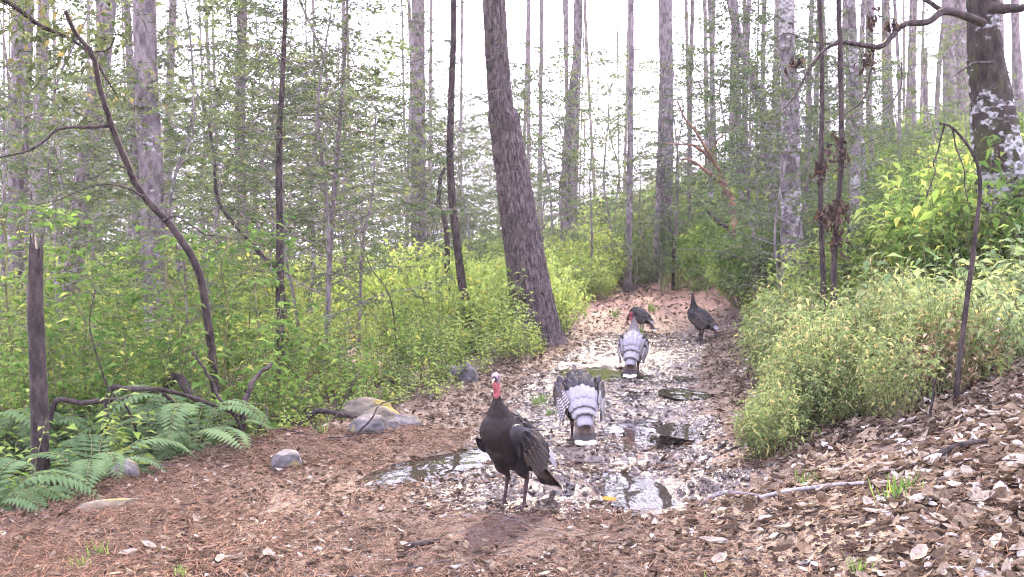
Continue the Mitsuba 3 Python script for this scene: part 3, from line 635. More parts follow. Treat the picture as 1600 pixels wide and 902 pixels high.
# ------------------------------------------------------------------ plants
def weed(rng, h, stems, per, leaf, wide, foliage, wood='stem_green', spread=.22, droop=.2):
    W, F = MB(), MB()
    for s_ in range(stems):
        a = rng.uniform(0, 6.28); o = rng.uniform(0, .5) * spread
        hh = h * rng.uniform(.6, 1.1); lean = spread * rng.uniform(.3, 1.3)
        base = np.array([math.cos(a) * o, math.sin(a) * o, -.03])
        st = spline([base, base + [math.cos(a) * lean * .4, math.sin(a) * lean * .4, hh * .55], base + [math.cos(a) * lean, math.sin(a) * lean, hh]], 7)
        W.add(*tube(st, np.linspace(.006, .002, 7), 3, cap=False))
        t = (np.arange(per) + rng.random(per)) / per * .85 + .15
        pos = np.stack([np.interp(t, np.linspace(0, 1, 7), st[:, c]) for c in range(3)], 1)
        la = np.arange(per) * 2.4 + rng.normal(0, .4, per)
        d = np.stack([np.cos(la), np.sin(la), .25 - droop * 2 * rng.random(per)], 1)
        nn = unit(np.stack([rng.normal(0, .3, per), rng.normal(0, .3, per), np.ones(per)], 1))
        L = leaf * rng.uniform(.6, 1.25, per) * (1.15 - .5 * t)
        F.add(*leaves(pos, d, nn, L, L * wide * rng.uniform(.8, 1.2, per), curl=.25, tone=rng.random(per)))
    return {'stem': W.ply(wood), 'leaves': F.ply(foliage)}

def fern(rng, n, L):
    W, F = MB(), MB()
    for q in range(n):
        a = q * 2.4 + rng.normal(0, .3); ln = L * rng.uniform(.7, 1.15); e = rng.uniform(.5, 1.15)
        out = np.array([math.cos(a), math.sin(a), 0.])
        r = spline([[0, 0, -.02], out * ln * .35 + [0, 0, e * ln * .6], out * ln * .75 + [0, 0, e * ln * .62], out * ln * 1.05 + [0, 0, e * ln * .3]], 12)
        W.add(*tube(r, np.linspace(.004, .0012, 12), 3, cap=False))
        m = 22
        t = np.linspace(.15, .99, m)
        pos = np.stack([np.interp(t, np.linspace(0, 1, 12), r[:, c]) for c in range(3)], 1)
        tan = unit(np.gradient(pos, axis=0)); side = unit(np.cross(tan, [0, 0, 1.0]))
        pl = ln * .20 * np.sin(np.clip(t * 1.15 - .05, 0, 1) * np.pi) ** .7 + .008
        up = np.cross(side, tan)
        tn = np.clip(rng.normal(.5, .2) + rng.normal(0, .1, m), 0, .94)
        for s_ in (-1, 1):
            F.add(*leaves(pos, side * s_ + tan * .45 - [0, 0, .15], up, pl, pl * .26, fold=.1, curl=.1, tone=tn))
    return {'stem': W.ply('stem_green'), 'fronds': F.ply('leaf_fern')}

def grass(rng, n, L):
    F = MB()
    a = rng.uniform(0, 6.28, n)
    pos = np.stack([rng.normal(0, .03, n), rng.normal(0, .03, n), np.full(n, -.01)], 1)
    d = np.stack([np.cos(a) * .5, np.sin(a) * .5, np.ones(n)], 1)
    F.add(*leaves(pos, d, np.stack([np.cos(a), np.sin(a), np.full(n, .3)], 1), L * rng.uniform(.5, 1.2, n), L * .055, curl=-.0, tone=rng.random(n)))
    return {'blades': F.ply('leaf_under')}

def shrub(rng, h, r, n, leaf, wide, foliage):
    """A dome of many upright branching shoots."""
    W, F = MB(), MB()
    for q in range(n):
        a = rng.uniform(0, 6.28); o = r * math.sqrt(rng.random())
        hh = h * (1 - .55 * (o / r) ** 2) * rng.uniform(.75, 1.1)
        tip = np.array([math.cos(a) * o, math.sin(a) * o, hh])
        st = spline([[tip[0] * .25, tip[1] * .25, -.05], [tip[0] * .7, tip[1] * .7, hh * .5], tip], 6)
        W.add(*tube(st, np.linspace(.006, .002, 6), 3, cap=False))
        per = 22
        t = .25 + .77 * rng.random(per) ** .7
        pos = np.stack([np.interp(t, np.linspace(0, 1, 6), st[:, c]) for c in range(3)], 1) + rng.normal(0, .035, (per, 3))
        la = rng.uniform(0, 6.28, per)
        d = np.stack([np.cos(la), np.sin(la), rng.normal(-.1, .45, per)], 1)
        nn = unit(np.stack([rng.normal(0, .4, per), rng.normal(0, .4, per), np.ones(per)], 1))
        L = leaf * rng.uniform(.55, 1.3, per)
        F.add(*leaves(pos, d, nn, L, L * wide, curl=.3, tone=rng.random(per)))
    return {'stem': W.ply('stem_green'), 'leaves': F.ply(foliage)}

R = np.random.default_rng(3)
for q in range(5): group(f'weed_{q}', **weed(R, R.uniform(.65, 1.0), 5, 15, [.11, .14, .10, .16, .12][q], [.42, .5, .4, .55, .45][q], 'leaf_meadow'))
for q in range(3): group(f'mutedweed_{q}', **weed(R, R.uniform(.6, .95), 5, 16, [.08, .12, .15][q], [.3, .5, .45][q], ['leaf_shrub', 'leaf_under', 'leaf_sapling'][q]))
for q in range(3): group(f'herb_{q}', **weed(R, R.uniform(.22, .4), 4, 8, .08, .55, 'leaf_meadow', spread=.16))
for q in range(3): group(f'bush_{q}', **shrub(R, 1.0, .55, [40, 46, 34][q], [.085, .065, .12][q], [.34, .5, .2][q], 'leaf_shrub'))
for q in range(2): group(f'dry_bush_{q}', **shrub(R, .7, .4, 22, .07, .3, 'leaf_tan'))
for q in range(4): group(f'thicket_{q}', **shrub(R, 1.5, .95, 70, [.11, .09, .14, .10][q], .42, ['leaf_meadow', 'leaf_under', 'leaf_under', 'leaf_sapling'][q]))
for q in range(3): group(f'broadleaf_{q}', **weed(R, R.uniform(.7, .95), 4, 10, .16, .42, 'leaf_broad', spread=.35, droop=.45))
for q in range(3): group(f'fern_{q}', **fern(R, 13, R.uniform(.6, .8)))
for q in range(2): group(f'tuft_{q}', **grass(R, 26, .16))

U = np.random.default_rng(17)
def leftmost(y): return -.56 * y - 1.5
def rightmost(y): return .56 * y + 1.5
count = 0
def green(y0, y1, n, size, kinds, side):
    global count
    for _ in range(n):
        y = y0 + (y1 - y0) * U.random() ** .8
        if side == 'left':
            x = U.uniform(leftmost(y), left_edge(y) - .15)
        elif side == 'right':
            x = U.uniform(right_edge(y) + .15, rightmost(y))
        else:
            x = U.uniform(leftmost(y), rightmost(y))
        k = kinds[U.integers(len(kinds))]
        s = size * U.uniform(.7, 1.25)
        if side == 'left': s *= np.interp(left_edge(y) - x, [0, 1.0], [.55, 1])
        if side == 'right': s *= np.interp(x - right_edge(y), [0, .8], [.6, 1])
        count += 1
        put(f'undergrowth__{count:03d}', k, x, y, zat(x, y), U.uniform(0, 360), s, U.uniform(0, 12), U.uniform(0, 6.28))
weeds = [f'weed_{q}' for q in range(5)]; thick = [f'thicket_{q}' for q in range(4)]; mixed = weeds + [f'mutedweed_{q}' for q in range(3)]
green(9.2, 12, 210, .65, mixed + ['herb_0', 'herb_1', 'herb_2'], 'left'); green(9.0, 13, 200, 1.0, ['herb_0', 'herb_1', 'herb_2'], 'left'); green(11.5, 17, 330, .85, weeds + mixed, 'left'); green(16, 30, 460, 1.05, weeds + thick[:1], 'left'); green(30, 62, 440, 1.3, weeds + thick[:1], 'left')
green(9.5, 17, 230, .9, mixed, 'right'); green(16, 30, 270, 1.1, mixed + thick, 'right'); green(30, 62, 380, 1.4, weeds + thick, 'right')
green(33, 62, 170, 1.3, weeds + thick, 'all'); green(25.8, 32, 190, .8, weeds + thick, 'all')
tag('undergrowth', 'bright green leafy undergrowth covering the forest floor', kind='stuff')

def plants(name, cat, kinds, spots, label, grp, sc=1.0, seed=0):
    rg = np.random.default_rng(seed)
    for x, y, s in spots:
        key = numbered(name)
        put(key, kinds[rg.integers(len(kinds))], x, y, zat(x, y), rg.uniform(0, 360), s * sc * rg.uniform(.85, 1.15), rg.uniform(0, 10), rg.uniform(0, 6.28))
        tag(key, label, cat, grp)
# ferns in the hollow at the left
FE = np.random.default_rng(23); fs = []
for q in range(60):
    y = FE.uniform(5.7, 9.6); x = left_edge(y) - .12 - 2.2 * FE.random() ** 1.2
    if -.6 * y < x < -.29 * y: fs.append((x, y, FE.uniform(.55, .95)))
plants('fern', 'fern', [f'fern_{q}' for q in range(3)], fs, 'blue-green fern in the hollow at the left edge of the clearing', 'ferns in the hollow', seed=1)
fs = []
for q in range(90):
    y = FE.uniform(6.4, 10.5); x = left_edge(y) - .25 - 4 * FE.random()
    fs.append((x, y, FE.uniform(.5, 1.0)))
plants('leafy_weed', 'plant', weeds + ['herb_0', 'herb_1'], fs, 'leafy green weed growing among the ferns', 'weeds among the ferns', seed=2)
fs = [(X(px, d), d, s) for px, d, s in [(500, 9.2, .8), (480, 8.6, .6), (640, 10.2, .8), (680, 10.6, .9), (720, 11.2, .7), (615, 9.8, .6), (440, 8.4, .7), (760, 12.6, .8), (560, 9.7, .8), (700, 11.8, 1.0), (400, 8.0, .6)]]
plants('low_herb', 'plant', ['herb_0', 'herb_1', 'herb_2'], fs, 'low green herb at the left border of the path', 'herbs at the left border of the path', seed=3)
fs = [(X(px, d), d, s) for px, d, s in [(790, 15.6, .8), (805, 15.2, .9), (822, 15.0, .8), (780, 15.8, .9), (800, 16.2, 1.1), (770, 14.6, .7), (850, 14.9, .5), (835, 15.4, .7), (798, 14.2, 1.1), (812, 13.8, 1.0), (785, 13.6, 1.0), (825, 14.3, .8), (770, 13.4, .8), (805, 14.9, 1.3)]]
plants('pine_foot_weed', 'plant', weeds, fs, 'leafy green weed growing at the foot of the big pine', 'weeds at the foot of the big pine', seed=4)
for q in range(4): group(f'tallweed_{q}', **weed(R, R.uniform(1.1, 1.5), 5, 17, .15, .48, 'leaf_under', spread=.4, droop=.3))
fs = []
for q in range(70):
    y = FE.uniform(7.4, 12.5); x = left_edge(y) - .45 - 4.2 * FE.random()
    if x > -.58 * y: fs.append((x, y, FE.uniform(.6, 1.1)))
plants('tall_weed', 'plant', [f'tallweed_{q}' for q in range(4)], fs, 'tall weed with broad fresh leaves in the left undergrowth', 'tall broad-leaved weeds on the left', seed=14)
# the yellow-green bush on the right of the path
fs = []
for q in range(34):
    y = 7.3 + 3.4 * FE.random(); x = FE.uniform(right_edge(y) + .25, 3.4 + .12 * (y - 7))
    fs.append((x, y, FE.uniform(.55, .95)))
for q in range(13):
    y = FE.uniform(6.7, 7.5); fs.append((FE.uniform(1.62, 2.75) + .1 * (y - 7), y, FE.uniform(.38, .62)))
plants('leafy_bush', 'shrub', [f'bush_{q}' for q in range(3)], fs, 'yellow-green leafy bush at the right border of the path', 'yellow-green bushes right of the path', seed=5)
fs = []
for q in range(20):
    y = 7.0 + 2.2 * FE.random(); x = FE.uniform(right_edge(y) + .3, 3.3 + .12 * (y - 7))
    fs.append((x, y, FE.uniform(.5, .9)))
plants('dry_shrub', 'shrub', ['dry_bush_0', 'dry_bush_1'], fs, 'small dry shrub with withered tan leaves among the yellow-green bushes', 'withered shrubs right of the path', seed=25)
# large-leaved plants on the bank
fs = []
for q in range(56):
    y = FE.uniform(7.0, 10.5); x = FE.uniform(.36 * y + .3, .54 * y)
    fs.append((x, y, FE.uniform(.6, 1.1)))
plants('broadleaf_plant', 'plant', [f'broadleaf_{q}' for q in range(3)], fs, 'plant with large drooping grey-green leaves on the right bank', 'large-leaved plants on the right bank', seed=6)
for q in range(2): group(f'gleamleaf_{q}', **weed(R, .6, 4, 9, .20, .45, 'leaf_gleam', spread=.3, droop=.4))  # gleam of light on the leaves is put into their colour
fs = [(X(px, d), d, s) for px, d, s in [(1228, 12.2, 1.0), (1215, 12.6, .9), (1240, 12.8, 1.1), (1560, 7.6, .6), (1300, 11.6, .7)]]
plants('gleam_plant', 'plant', ['gleamleaf_0', 'gleamleaf_1'], fs, 'plant on the right bank, leaves coloured whitish for light gleaming off them', 'plants with painted leaf gleam on the right bank', seed=16)
# thickets on the slope
fs = []
for q in range(46):
    y = FE.uniform(11, 26); x = FE.uniform(right_edge(y) + .9, .56 * y)
    fs.append((x, y, FE.uniform(.8, 1.35)))
plants('slope_shrub', 'shrub', thick, fs, 'bright green rounded shrub on the slope right of the path', 'green shrubs on the slope', seed=7)
fs = [(X(px, d), d, s) for px, d, s in [(1110, 4.15, 1.0), (700, 4.1, .6), (730, 4.05, .6), (1400, 5.0, 1.0), (1420, 5.1, .8), (900, 9.2, 1.0), (850, 10.6, 1), (860, 9.6, .8), (840, 10.2, .9), (150, 5.0, .6), (120, 4.8, .6), (280, 4.6, .5), (1350, 4.2, .8), (1260, 5.8, .8), (500, 8.2, .9), (1020, 22, 2), (960, 21, 2), (1100, 20, 1.6), (1000, 18.5, 1.5)]]
plants('grass_tuft', 'grass', ['tuft_0', 'tuft_1'], fs, 'small fresh green grass tuft on the bare ground of the clearing', 'grass tufts on the bare ground', seed=8)
fs = [(X(px, d), d, s_) for px, d, s_ in [(975, 31, 1.0), (990, 33, 1.2), (968, 35, 1.2), (1000, 35, 1.2), (984, 29.5, .7)]]
plants('bend_shrub', 'shrub', thick, fs, 'green shrub closing the view at the far bend of the path', 'shrubs at the far bend', seed=12)
# sprigs of broad leaves hanging in the left foreground
fs = [(X(px, d), d, s) for px, d, s in [(300, 9.5, 1.0), (350, 10, 1.0), (200, 9.0, .8), (60, 8.6, 1.0), (140, 9.4, 1.0), (430, 10.5, .9), (265, 10.4, 1.1), (20, 9.4, 1.1), (390, 11.2, 1.0)]]
plants('young_tree', 'tree', ['sprig_0', 'sprig_1'], fs, 'slender young tree with fresh green leaves in the left undergrowth', 'young trees in the left undergrowth', seed=9)

# ------------------------------------------------------------------ litter
LI = np.random.default_rng(2)
def normals(x, y):
    e = .03
    return unit(np.stack([-(land(x + e, y) - land(x - e, y)) / (2 * e), -(land(x, y + e) - land(x, y - e)) / (2 * e), np.ones(len(x))], 1))
def scatter(n, y0, y1, power, xl, xr):
    y = y0 + (y1 - y0) * LI.random(n) ** power
    x = xl(y) + (xr(y) - xl(y)) * LI.random(n)
    return x, y
def on_path(x, y): return (np.abs(x - mid_path(y)) < 1.05) & (y > 5.6)
def in_puddle(x, y, k=.95):
    m = np.zeros(len(x), bool)
    for px, py, rx, ry, a, dep in PUDDLES[:3]:
        u = (x - px) * math.cos(a) + (y - py) * math.sin(a); w = -(x - px) * math.sin(a) + (y - py) * math.cos(a)
        m |= (u / rx) ** 2 + (w / ry) ** 2 < k * .8
    return m
def churned(x, y):
    m = np.zeros(len(x), bool)
    for px, py, rx, ry, hh in MUD: m |= ((x - px) / rx) ** 2 + ((y - py) / ry) ** 2 + 1.5 * nz(x, y, 8, 66) < 1.1
    return m
def litter(x, y, size, tone, lift, bsdf, tilt=.35, key=None):
    n = len(x)
    a = LI.uniform(0, 6.28, n)
    nn = unit(normals(x, y) + LI.normal(0, tilt, (n, 3)))
    d = np.stack([np.cos(a), np.sin(a), np.zeros(n)], 1); d = unit(d - nn * (d * nn).sum(1)[:, None])
    pos = np.stack([x, y, land(x, y) + lift], 1)
    L = size * LI.uniform(.45, 1.0, n) * np.where(LI.random(n) < .2, 1.7, 1.15)
    v, f, uv = oval(pos, d, nn, L, L * LI.uniform(.32, .55, n), LI.uniform(-.15, .35, n), tone, LI.uniform(-.1, .25, n))
    return v, f, uv
M = MB()
x, y = scatter(17000, 3.6, 7.5, 1.0, lambda y: np.maximum(-.54 * y, left_edge(y) - .1), lambda y: .55 * y)
keep = ~in_puddle(x, y) & ~churned(x, y)
x, y = x[keep], y[keep]
bankness = sstep(.9, 2.2, x - .1 * (y - 4))
keep = LI.random(len(x)) < (.55 + .45 * bankness) * (.25 + 1.3 * sstep(-.16, .1, nz(x, y, 1.3, 71)))
x, y, bankness = x[keep], y[keep], bankness[keep]
M.add(*litter(x, y, .050 + .04 * bankness, np.clip(LI.beta(1.2, 1.4, len(x)) + .12 * bankness, 0, 1), .008 + .02 * LI.random(len(x)), None))
x, y = scatter(13000, 7.0, 17, .8, lambda y: left_edge(y) - .3, lambda y: right_edge(y) + .2)
keep = ~on_path(x, y) & ~in_puddle(x, y)
x, y = x[keep], y[keep]
M.add(*litter(x, y, .062, LI.beta(1.2, 1.5, len(x)), .008 + .015 * LI.random(len(x)), None))
x, y = scatter(3000, 16, 30, 1, lambda y: left_edge(y) - .3, lambda y: right_edge(y) + .3)
M.add(*litter(x, y, .08, LI.beta(1.1, 2.2, len(x)), .01 + .01 * LI.random(len(x)), None))
x, y = scatter(5000, 6.2, 11, 1, lambda y: right_edge(y), lambda y: .55 * y)
M.add(*litter(x, y, .08, LI.beta(1.2, 1.3, len(x)), .008 + .02 * LI.random(len(x)), None))
scene['leaf_litter__dry'] = M.ply('dry_leaf')
M = MB()
x, y = scatter(9500, 5.6, 19, .9, lambda y: mid_path(y) - 1.05, lambda y: mid_path(y) + 1.05)
keep = ~in_puddle(x, y) & ~churned(x, y)
x, y = x[keep], y[keep]
M.add(*litter(x, y, .062, LI.beta(1.2, 1.6, len(x)), .008 + .012 * LI.random(len(x)), None, tilt=.16))
scene['leaf_litter__wet'] = M.ply('wet_leaf')
tag('leaf_litter', 'dry and wet fallen leaves covering the clearing and the path', kind='stuff')

M = MB()
x, y = scatter(85000, 3.6, 8.5, 1.15, lambda y: np.maximum(-.54 * y, left_edge(y)), lambda y: .52 * y)
keep = (~in_puddle(x, y, 1.1)) & ~churned(x, y) & (LI.random(len(x)) < np.where(x > 1.2, .2, 1) * np.where(on_path(x, y) & (y > 5.9), .2, 1) * (0.35 + 1.3 * sstep(-.12, .15, nz(x, y, .8, 77))))
x, y = x[keep], y[keep]; n = len(x)
a = LI.uniform(0, 6.28, n); L = LI.uniform(.10, .2, n)
d = np.stack([np.cos(a), np.sin(a), LI.normal(0, .12, n)], 1)
M.add(*leaves(np.stack([x, y, land(x, y) + .012 + .018 * LI.random(n)], 1), d, np.array([[0, 0, 1.0]]) + LI.normal(0, .3, (n, 3)), L, .0046, fold=.2, curl=LI.uniform(-.05, .12), tone=LI.random(n)))
scene['pine_needles'] = M.ply('pine_needle')
tag('pine_needles', 'rust-brown pine needles strewn over the foreground', kind='stuff')

# trodden clods of mud
M = MB()
ico = trimesh.creation.icosphere(1)
for q in range(900):
    px, py, rx, ry, hh = MUD[LI.integers(len(MUD))] if q < 620 else (float(mid_path(9)), 9.5, .9, 3.2, 0)
    x, y = px + LI.normal(0, .55) * rx, py + LI.normal(0, .55) * ry
    r_ = .006 + .016 * LI.random() ** 2
    v = np.array(ico.vertices) * (1 + .5 * (LI.random((len(ico.vertices), 1)) - .5)) * r_ * LI.uniform(.7, 1.5, 3)
    M.add(v + [x, y, zat(x, y) + .006], ico.faces)
scene['mud_clods'] = M.ply('mud')
tag('mud_clods', 'small dark clods of trodden mud around the puddles', kind='stuff')

# the largest leaves on the bank, one by one
G = np.random.default_rng(31)
protos = []
for q in range(8):
    L = G.uniform(.075, .12)
    v, f, uv = oval(np.zeros((1, 3)), [[1, 0, 0]], [[0, 0, 1.0]], [L], [L * G.uniform(.36, .55)], [G.uniform(.0, .35)], [[.38, .52, .6, .68, .74, .86, .45, .2][q]], [G.uniform(-.05, .22)])
    protos.append(mikit.ply((v, f), 'dry_leaf', uv=uv))
for q in range(300):
    if q < 190: y = G.uniform(3.95, 6.1); x = G.uniform(max(.9, .15 * y), .53 * y)
    else: y = G.uniform(3.8, 5.2); x = G.uniform(-.5 * y, .2 * y)
    nn = normals(np.array([x]), np.array([y]))[0]
    ax = np.cross([0, 0, 1], nn); ang = math.degrees(math.asin(min(1, np.linalg.norm(ax))))
    m = T().translate([x, y, zat(x, y) + .028]).rotate((ax + [1e-6, 0, 0]).tolist(), ang).rotate([math.cos(q), math.sin(q), 0], float(G.normal(0, 16))).rotate([0, 0, 1], G.uniform(0, 360)).scale(G.uniform(.8, 1.25) * (1 if q < 190 else .72))
    scene[numbered('forest_floor__leaf')] = {**protos[G.integers(8)], 'to_world': m}

# ------------------------------------------------------------------ stones, sticks, fallen wood
def rock(key, x, y, rx, ry, rz, mat, seed, sink=.3, rot=0.0):
    m = trimesh.creation.icosphere(4)
    v = np.array(m.vertices)
    k = 1 + .55 * (meshkit.fbm(v * 1.1 + seed * 3.7, 3, seed)[:, None] - .5)
    v = v * k
    for q in range(5):                                                  # broken faces
        nrm = unit(np.random.default_rng(seed * 10 + q).normal(0, 1, 3)); o = v @ nrm
        v = v - np.where(o > .78, o - .78, 0)[:, None] * nrm * .85
    v = v * (1 + .03 * (meshkit.fbm(v * 6, 3, seed + 1)[:, None] - .5)) * [rx, ry, rz]
    c, s = math.cos(rot), math.sin(rot)
    v = v @ np.array([[c, s, 0], [-s, c, 0], [0, 0, 1]])
    scene[key] = mikit.ply((v + [x, y, zat(x, y) + rz * (1 - 2 * sink)], m.faces), mat, smooth=35)
for px, d, rx, ry, rz, mat, seed, sink, label in [
    (577, 8.35, .20, .16, .115, 'rock_grey', 1, .25, 'grey rounded stone below the yellow mossy rock'),
    (592, 8.8, .25, .19, .13, 'rock_moss', 2, .3, 'rock with a yellow mossy top left of the puddles'),
    (572, 9.4, .28, .2, .15, 'rock_moss', 9, .3, 'olive mossy rock under leaves behind the yellow mossy rock'),
    (632, 8.7, .15, .12, .10, 'rock_grey', 3, .35, 'small brown stone right of the yellow mossy rock'),
    (612, 8.5, .09, .08, .07, 'rock_grey', 13, .35, 'smallest stone right of the grey rounded stone'),
    (446, 7.05, .125, .10, .10, 'rock_grey', 4, .3, 'pale pointed stone alone in the leaf litter on the left'),
    (727, 11.9, .16, .14, .17, 'rock_grey', 5, .3, 'grey stone behind the head of the front turkey'),
    (190, 6.75, .10, .09, .10, 'rock_grey', 6, .25, 'blue-grey stone among the ferns'),
    (160, 5.95, .20, .12, .06, 'rock_moss', 7, .4, 'flat mossy stone at the rim of the fern hollow'),
    (705, 12.3, .16, .12, .13, 'rock_grey', 8, .4, 'low stone left of the grey stone by the path')]:
    key = tag(numbered('stone'), label, 'stone')
    rock(key, X(px, d), d, rx, ry, rz, mat, seed, sink + .08, rot=seed)

def ground_stick(name, pts, r0, r1, mat, label, cat, wob=.02, up=.02, n=28):
    key = tag(numbered(name), label, cat)
    p = [[x, y, zat(x, y) + z] for x, y, z in pts]
    limb(key, p, r0, r1, mat, n=n, sides=9, wob=wob, seed=len(labels) % 50)
    return key
def at(*pix): return [(*foot(a, b), c) for a, b, c in pix]
ground_stick('pole', at((1190, 786, .02), (1240, 778, .03), (1310, 770, .035), (1395, 766, .03)), .012, .010, 'bark_pole', 'pale smooth pole lying almost level across the leaves on the right', 'stick', wob=.004)
ground_stick('stick', at((1085, 800, .01), (1130, 783, .04), (1192, 784, .02)), .018, .010, 'bark_grey', 'crooked grey stick at the left end of the pale pole', 'stick')
ground_stick('stick', at((630, 866, .02), (655, 864, .03), (685, 856, .02)), .018, .014, 'bark_dark', 'short dark stick in the centre foreground', 'stick', wob=.006)
ground_stick('stick', at((1462, 726, .03), (1500, 716, .06), (1545, 704, .05)), .022, .012, 'bark_dark', 'dark rotten branch lying at the top of the leafy bank', 'stick', wob=.006)
for (pts, r, label) in [   # column, row, distance
    ([(60, 655, 7.7), (75, 640, 7.7), (130, 632, 7.7), (180, 626, 7.6), (250, 616, 7.9), (330, 640, 8.3)], .026, 'dark fallen branch behind the broken stump'),
    ([(150, 640, 7.4), (165, 622, 7.4), (200, 611, 7.4), (250, 612, 7.5), (330, 634, 7.9), (420, 650, 8.6)], .024, 'dark arched fallen branch in front of the bare sapling'),
    ([(235, 560, 9.4), (265, 595, 9.2), (300, 620, 9.0), (335, 645, 8.8), (372, 675, 8.6)], .055, 'dark fallen trunk sloping down to the foot of the bare sapling'),
    ([(370, 690, 8.0), (378, 640, 8.0), (388, 610, 8.05), (402, 588, 8.2), (425, 570, 8.3)], .03, 'forked dark dead branch rising left of the rocks'),
    ([(378, 668, 7.9), (345, 620, 7.9), (312, 575, 7.9), (300, 550, 7.9)], .016, 'thin dark dead branch crossing the forked dark branch'),
    ([(440, 655, 9.0), (480, 650, 8.9), (530, 648, 9.0), (570, 655, 9.1)], .035, 'dark rotten log left of the mossy rocks')]:
    key = tag(numbered('fallen_branch'), label, 'branch')
    p = [P(*q) for q in pts]
    p[0][2] = min(p[0][2], zat(p[0][0], p[0][1]) + .05)
    if 'fallen' in label or 'log' in label: p[-1][2] = min(p[-1][2], zat(p[-1][0], p[-1][1]) + .25)
    limb(key, p, r, r * .5, 'bark_dark' if 'dark' in label else 'bark_grey', n=30, sides=9, wob=.04, seed=len(labels) % 50)
TG = np.random.default_rng(19)
for q in range(26):                       # tangle of dead twigs over the hollow
    d = TG.uniform(7.9, 9.6); px = TG.uniform(340, 590) if q % 3 else TG.uniform(90, 340)
    x = X(px, d); z0 = zat(x, d); a = TG.uniform(0, 6.28); L = TG.uniform(.3, .9); e = TG.uniform(.1, .7)
    key = tag(numbered('dead_twig'), 'thin dark dead twig tangled in the shaded hollow left of the path', 'twig', 'dead twigs in the hollow')
    limb(key, [[x, d, z0 - .02], [x + math.cos(a) * L * .4, d + math.sin(a) * L * .3, z0 + e * L * .8], [x + math.cos(a + .5) * L, d + math.sin(a + .5) * L * .5, z0 + e * L]], TG.uniform(.006, .014), .003, 'bark_dark', n=16, sides=5, wob=.03, seed=q)
TW = np.random.default_rng(8)
for q in range(36):
    y = TW.uniform(4, 8); x = TW.uniform(-.4 * y, .5 * y); a = TW.uniform(0, 3.14); L = TW.uniform(.15, .5)
    if in_puddle(np.array([x]), np.array([y]))[0]: continue
    key = tag(numbered('twig'), 'thin dry twig lying on the leaf litter', 'twig', 'dry twigs on the litter')
    ps = [[x + math.cos(a) * L * t, y + math.sin(a) * L * t, zat(x + math.cos(a) * L * t, y + math.sin(a) * L * t) + .022] for t in (-.5, 0, .5)]
    limb(key, ps, TW.uniform(.003, .007), .002, 'bark_grey' if q % 2 else 'bark_dark', n=10, sides=5, wob=.015, seed=q)
key = tag(numbered('orange_leaf'), 'bright orange fallen leaf on the mud left of the near puddle', 'leaf')
v, f, uv = oval(np.array([[X(953, 6.15), 6.15, zat(X(953, 6.15), 6.15) + .03]]), [[.8, -.5, 0]], [[.1, -.3, 1.0]], [.11], [.05], [.3], [.3], [.1])
scene['leaf_orange'] = {'type': 'principledthin', 'base_color': {'type': 'rgb', 'value': (.62, .25, .06)}, 'roughness': .5, 'diff_trans': .5}
scene[key] = mikit.ply((v, f), 'leaf_orange', uv=uv)

# ------------------------------------------------------------------ the turkeys
def feather_mat(key, fn, rough):
    scene[key] = {'type': 'twosided', 'bsdf': {'type': 'principled', 'base_color': proc(fn), 'roughness': rough, 'specular': 0.18}}
def barbs(uv): return 0.8 + 0.4 * noise(uv.x * 14 + uv.y * 10, uv.y * 60)
feather_mat('plumage_dark', lambda p, n, uv: mix((.010, .009, .010), (.020, .018, .022), uv.x) * barbs(uv), .38)
feather_mat('plumage_brown', lambda p, n, uv: mix((.030, .022, .018), (.055, .042, .034), uv.x) * barbs(uv), .5)
feather_mat('plumage_white', lambda p, n, uv: mix((.20, .19, .205), (.12, .12, .125), smoothstep(.90, .95, uv.y + .06 * dr.square(uv.x * 2 - 1))) * barbs(uv), .6)
feather_mat('plumage_pale', lambda p, n, uv: mix((.17, .165, .185), (.165, .16, .18), smoothstep(.80, .92, uv.y))* barbs(uv), .55)
feather_mat('plumage_grey', lambda p, n, uv: mix((.16, .155, .175), (.125, .12, .135), smoothstep(.84, .9, uv.y)) * barbs(uv), .55)
feather_mat('plumage_barred', lambda p, n, uv: mix((.045, .04, .04), (.27, .26, .26), smoothstep(.45, .6, 0.5 + 0.5 * dr.sin(uv.y * 48 + dr.abs(uv.x - .5) * 5))) * barbs(uv), .55)
feather_mat('plumage_dusky', lambda p, n, uv: mix((.018, .015, .014), (.065, .055, .05), smoothstep(.5, .7, 0.5 + 0.5 * dr.sin(uv.y * 60 + dr.abs(uv.x - .5) * 5))) * barbs(uv), .55)
feather_mat('plumage_tail', lambda p, n, uv: mix(mix((.07, .05, .042), (.025, .02, .02), smoothstep(.62, .7, uv.y)), (.66, .60, .52), smoothstep(.86, .9, uv.y)) * barbs(uv), .5)
scene['turkey_body'] = {'type': 'twosided', 'bsdf': {'type': 'bumpmap', 'tex': proc(lambda p, n, uv: fbm(p.x * 55, p.y * 55, p.z * 40, 2), 4e-3), 'scale': 0.008,
                        'bsdf': {'type': 'principled', 'base_color': {'type': 'mesh_attribute', 'name': 'vertex_color'}, 'roughness': .6, 'specular': .1}}}
scene['turkey_eye'] = {'type': 'plastic', 'diffuse_reflectance': {'type': 'rgb', 'value': (.01, .008, .006)}}
scene['turkey_horn'] = {'type': 'twosided', 'bsdf': {'type': 'principled', 'base_color': {'type': 'rgb', 'value': (.30, .24, .18)}, 'roughness': .4}}

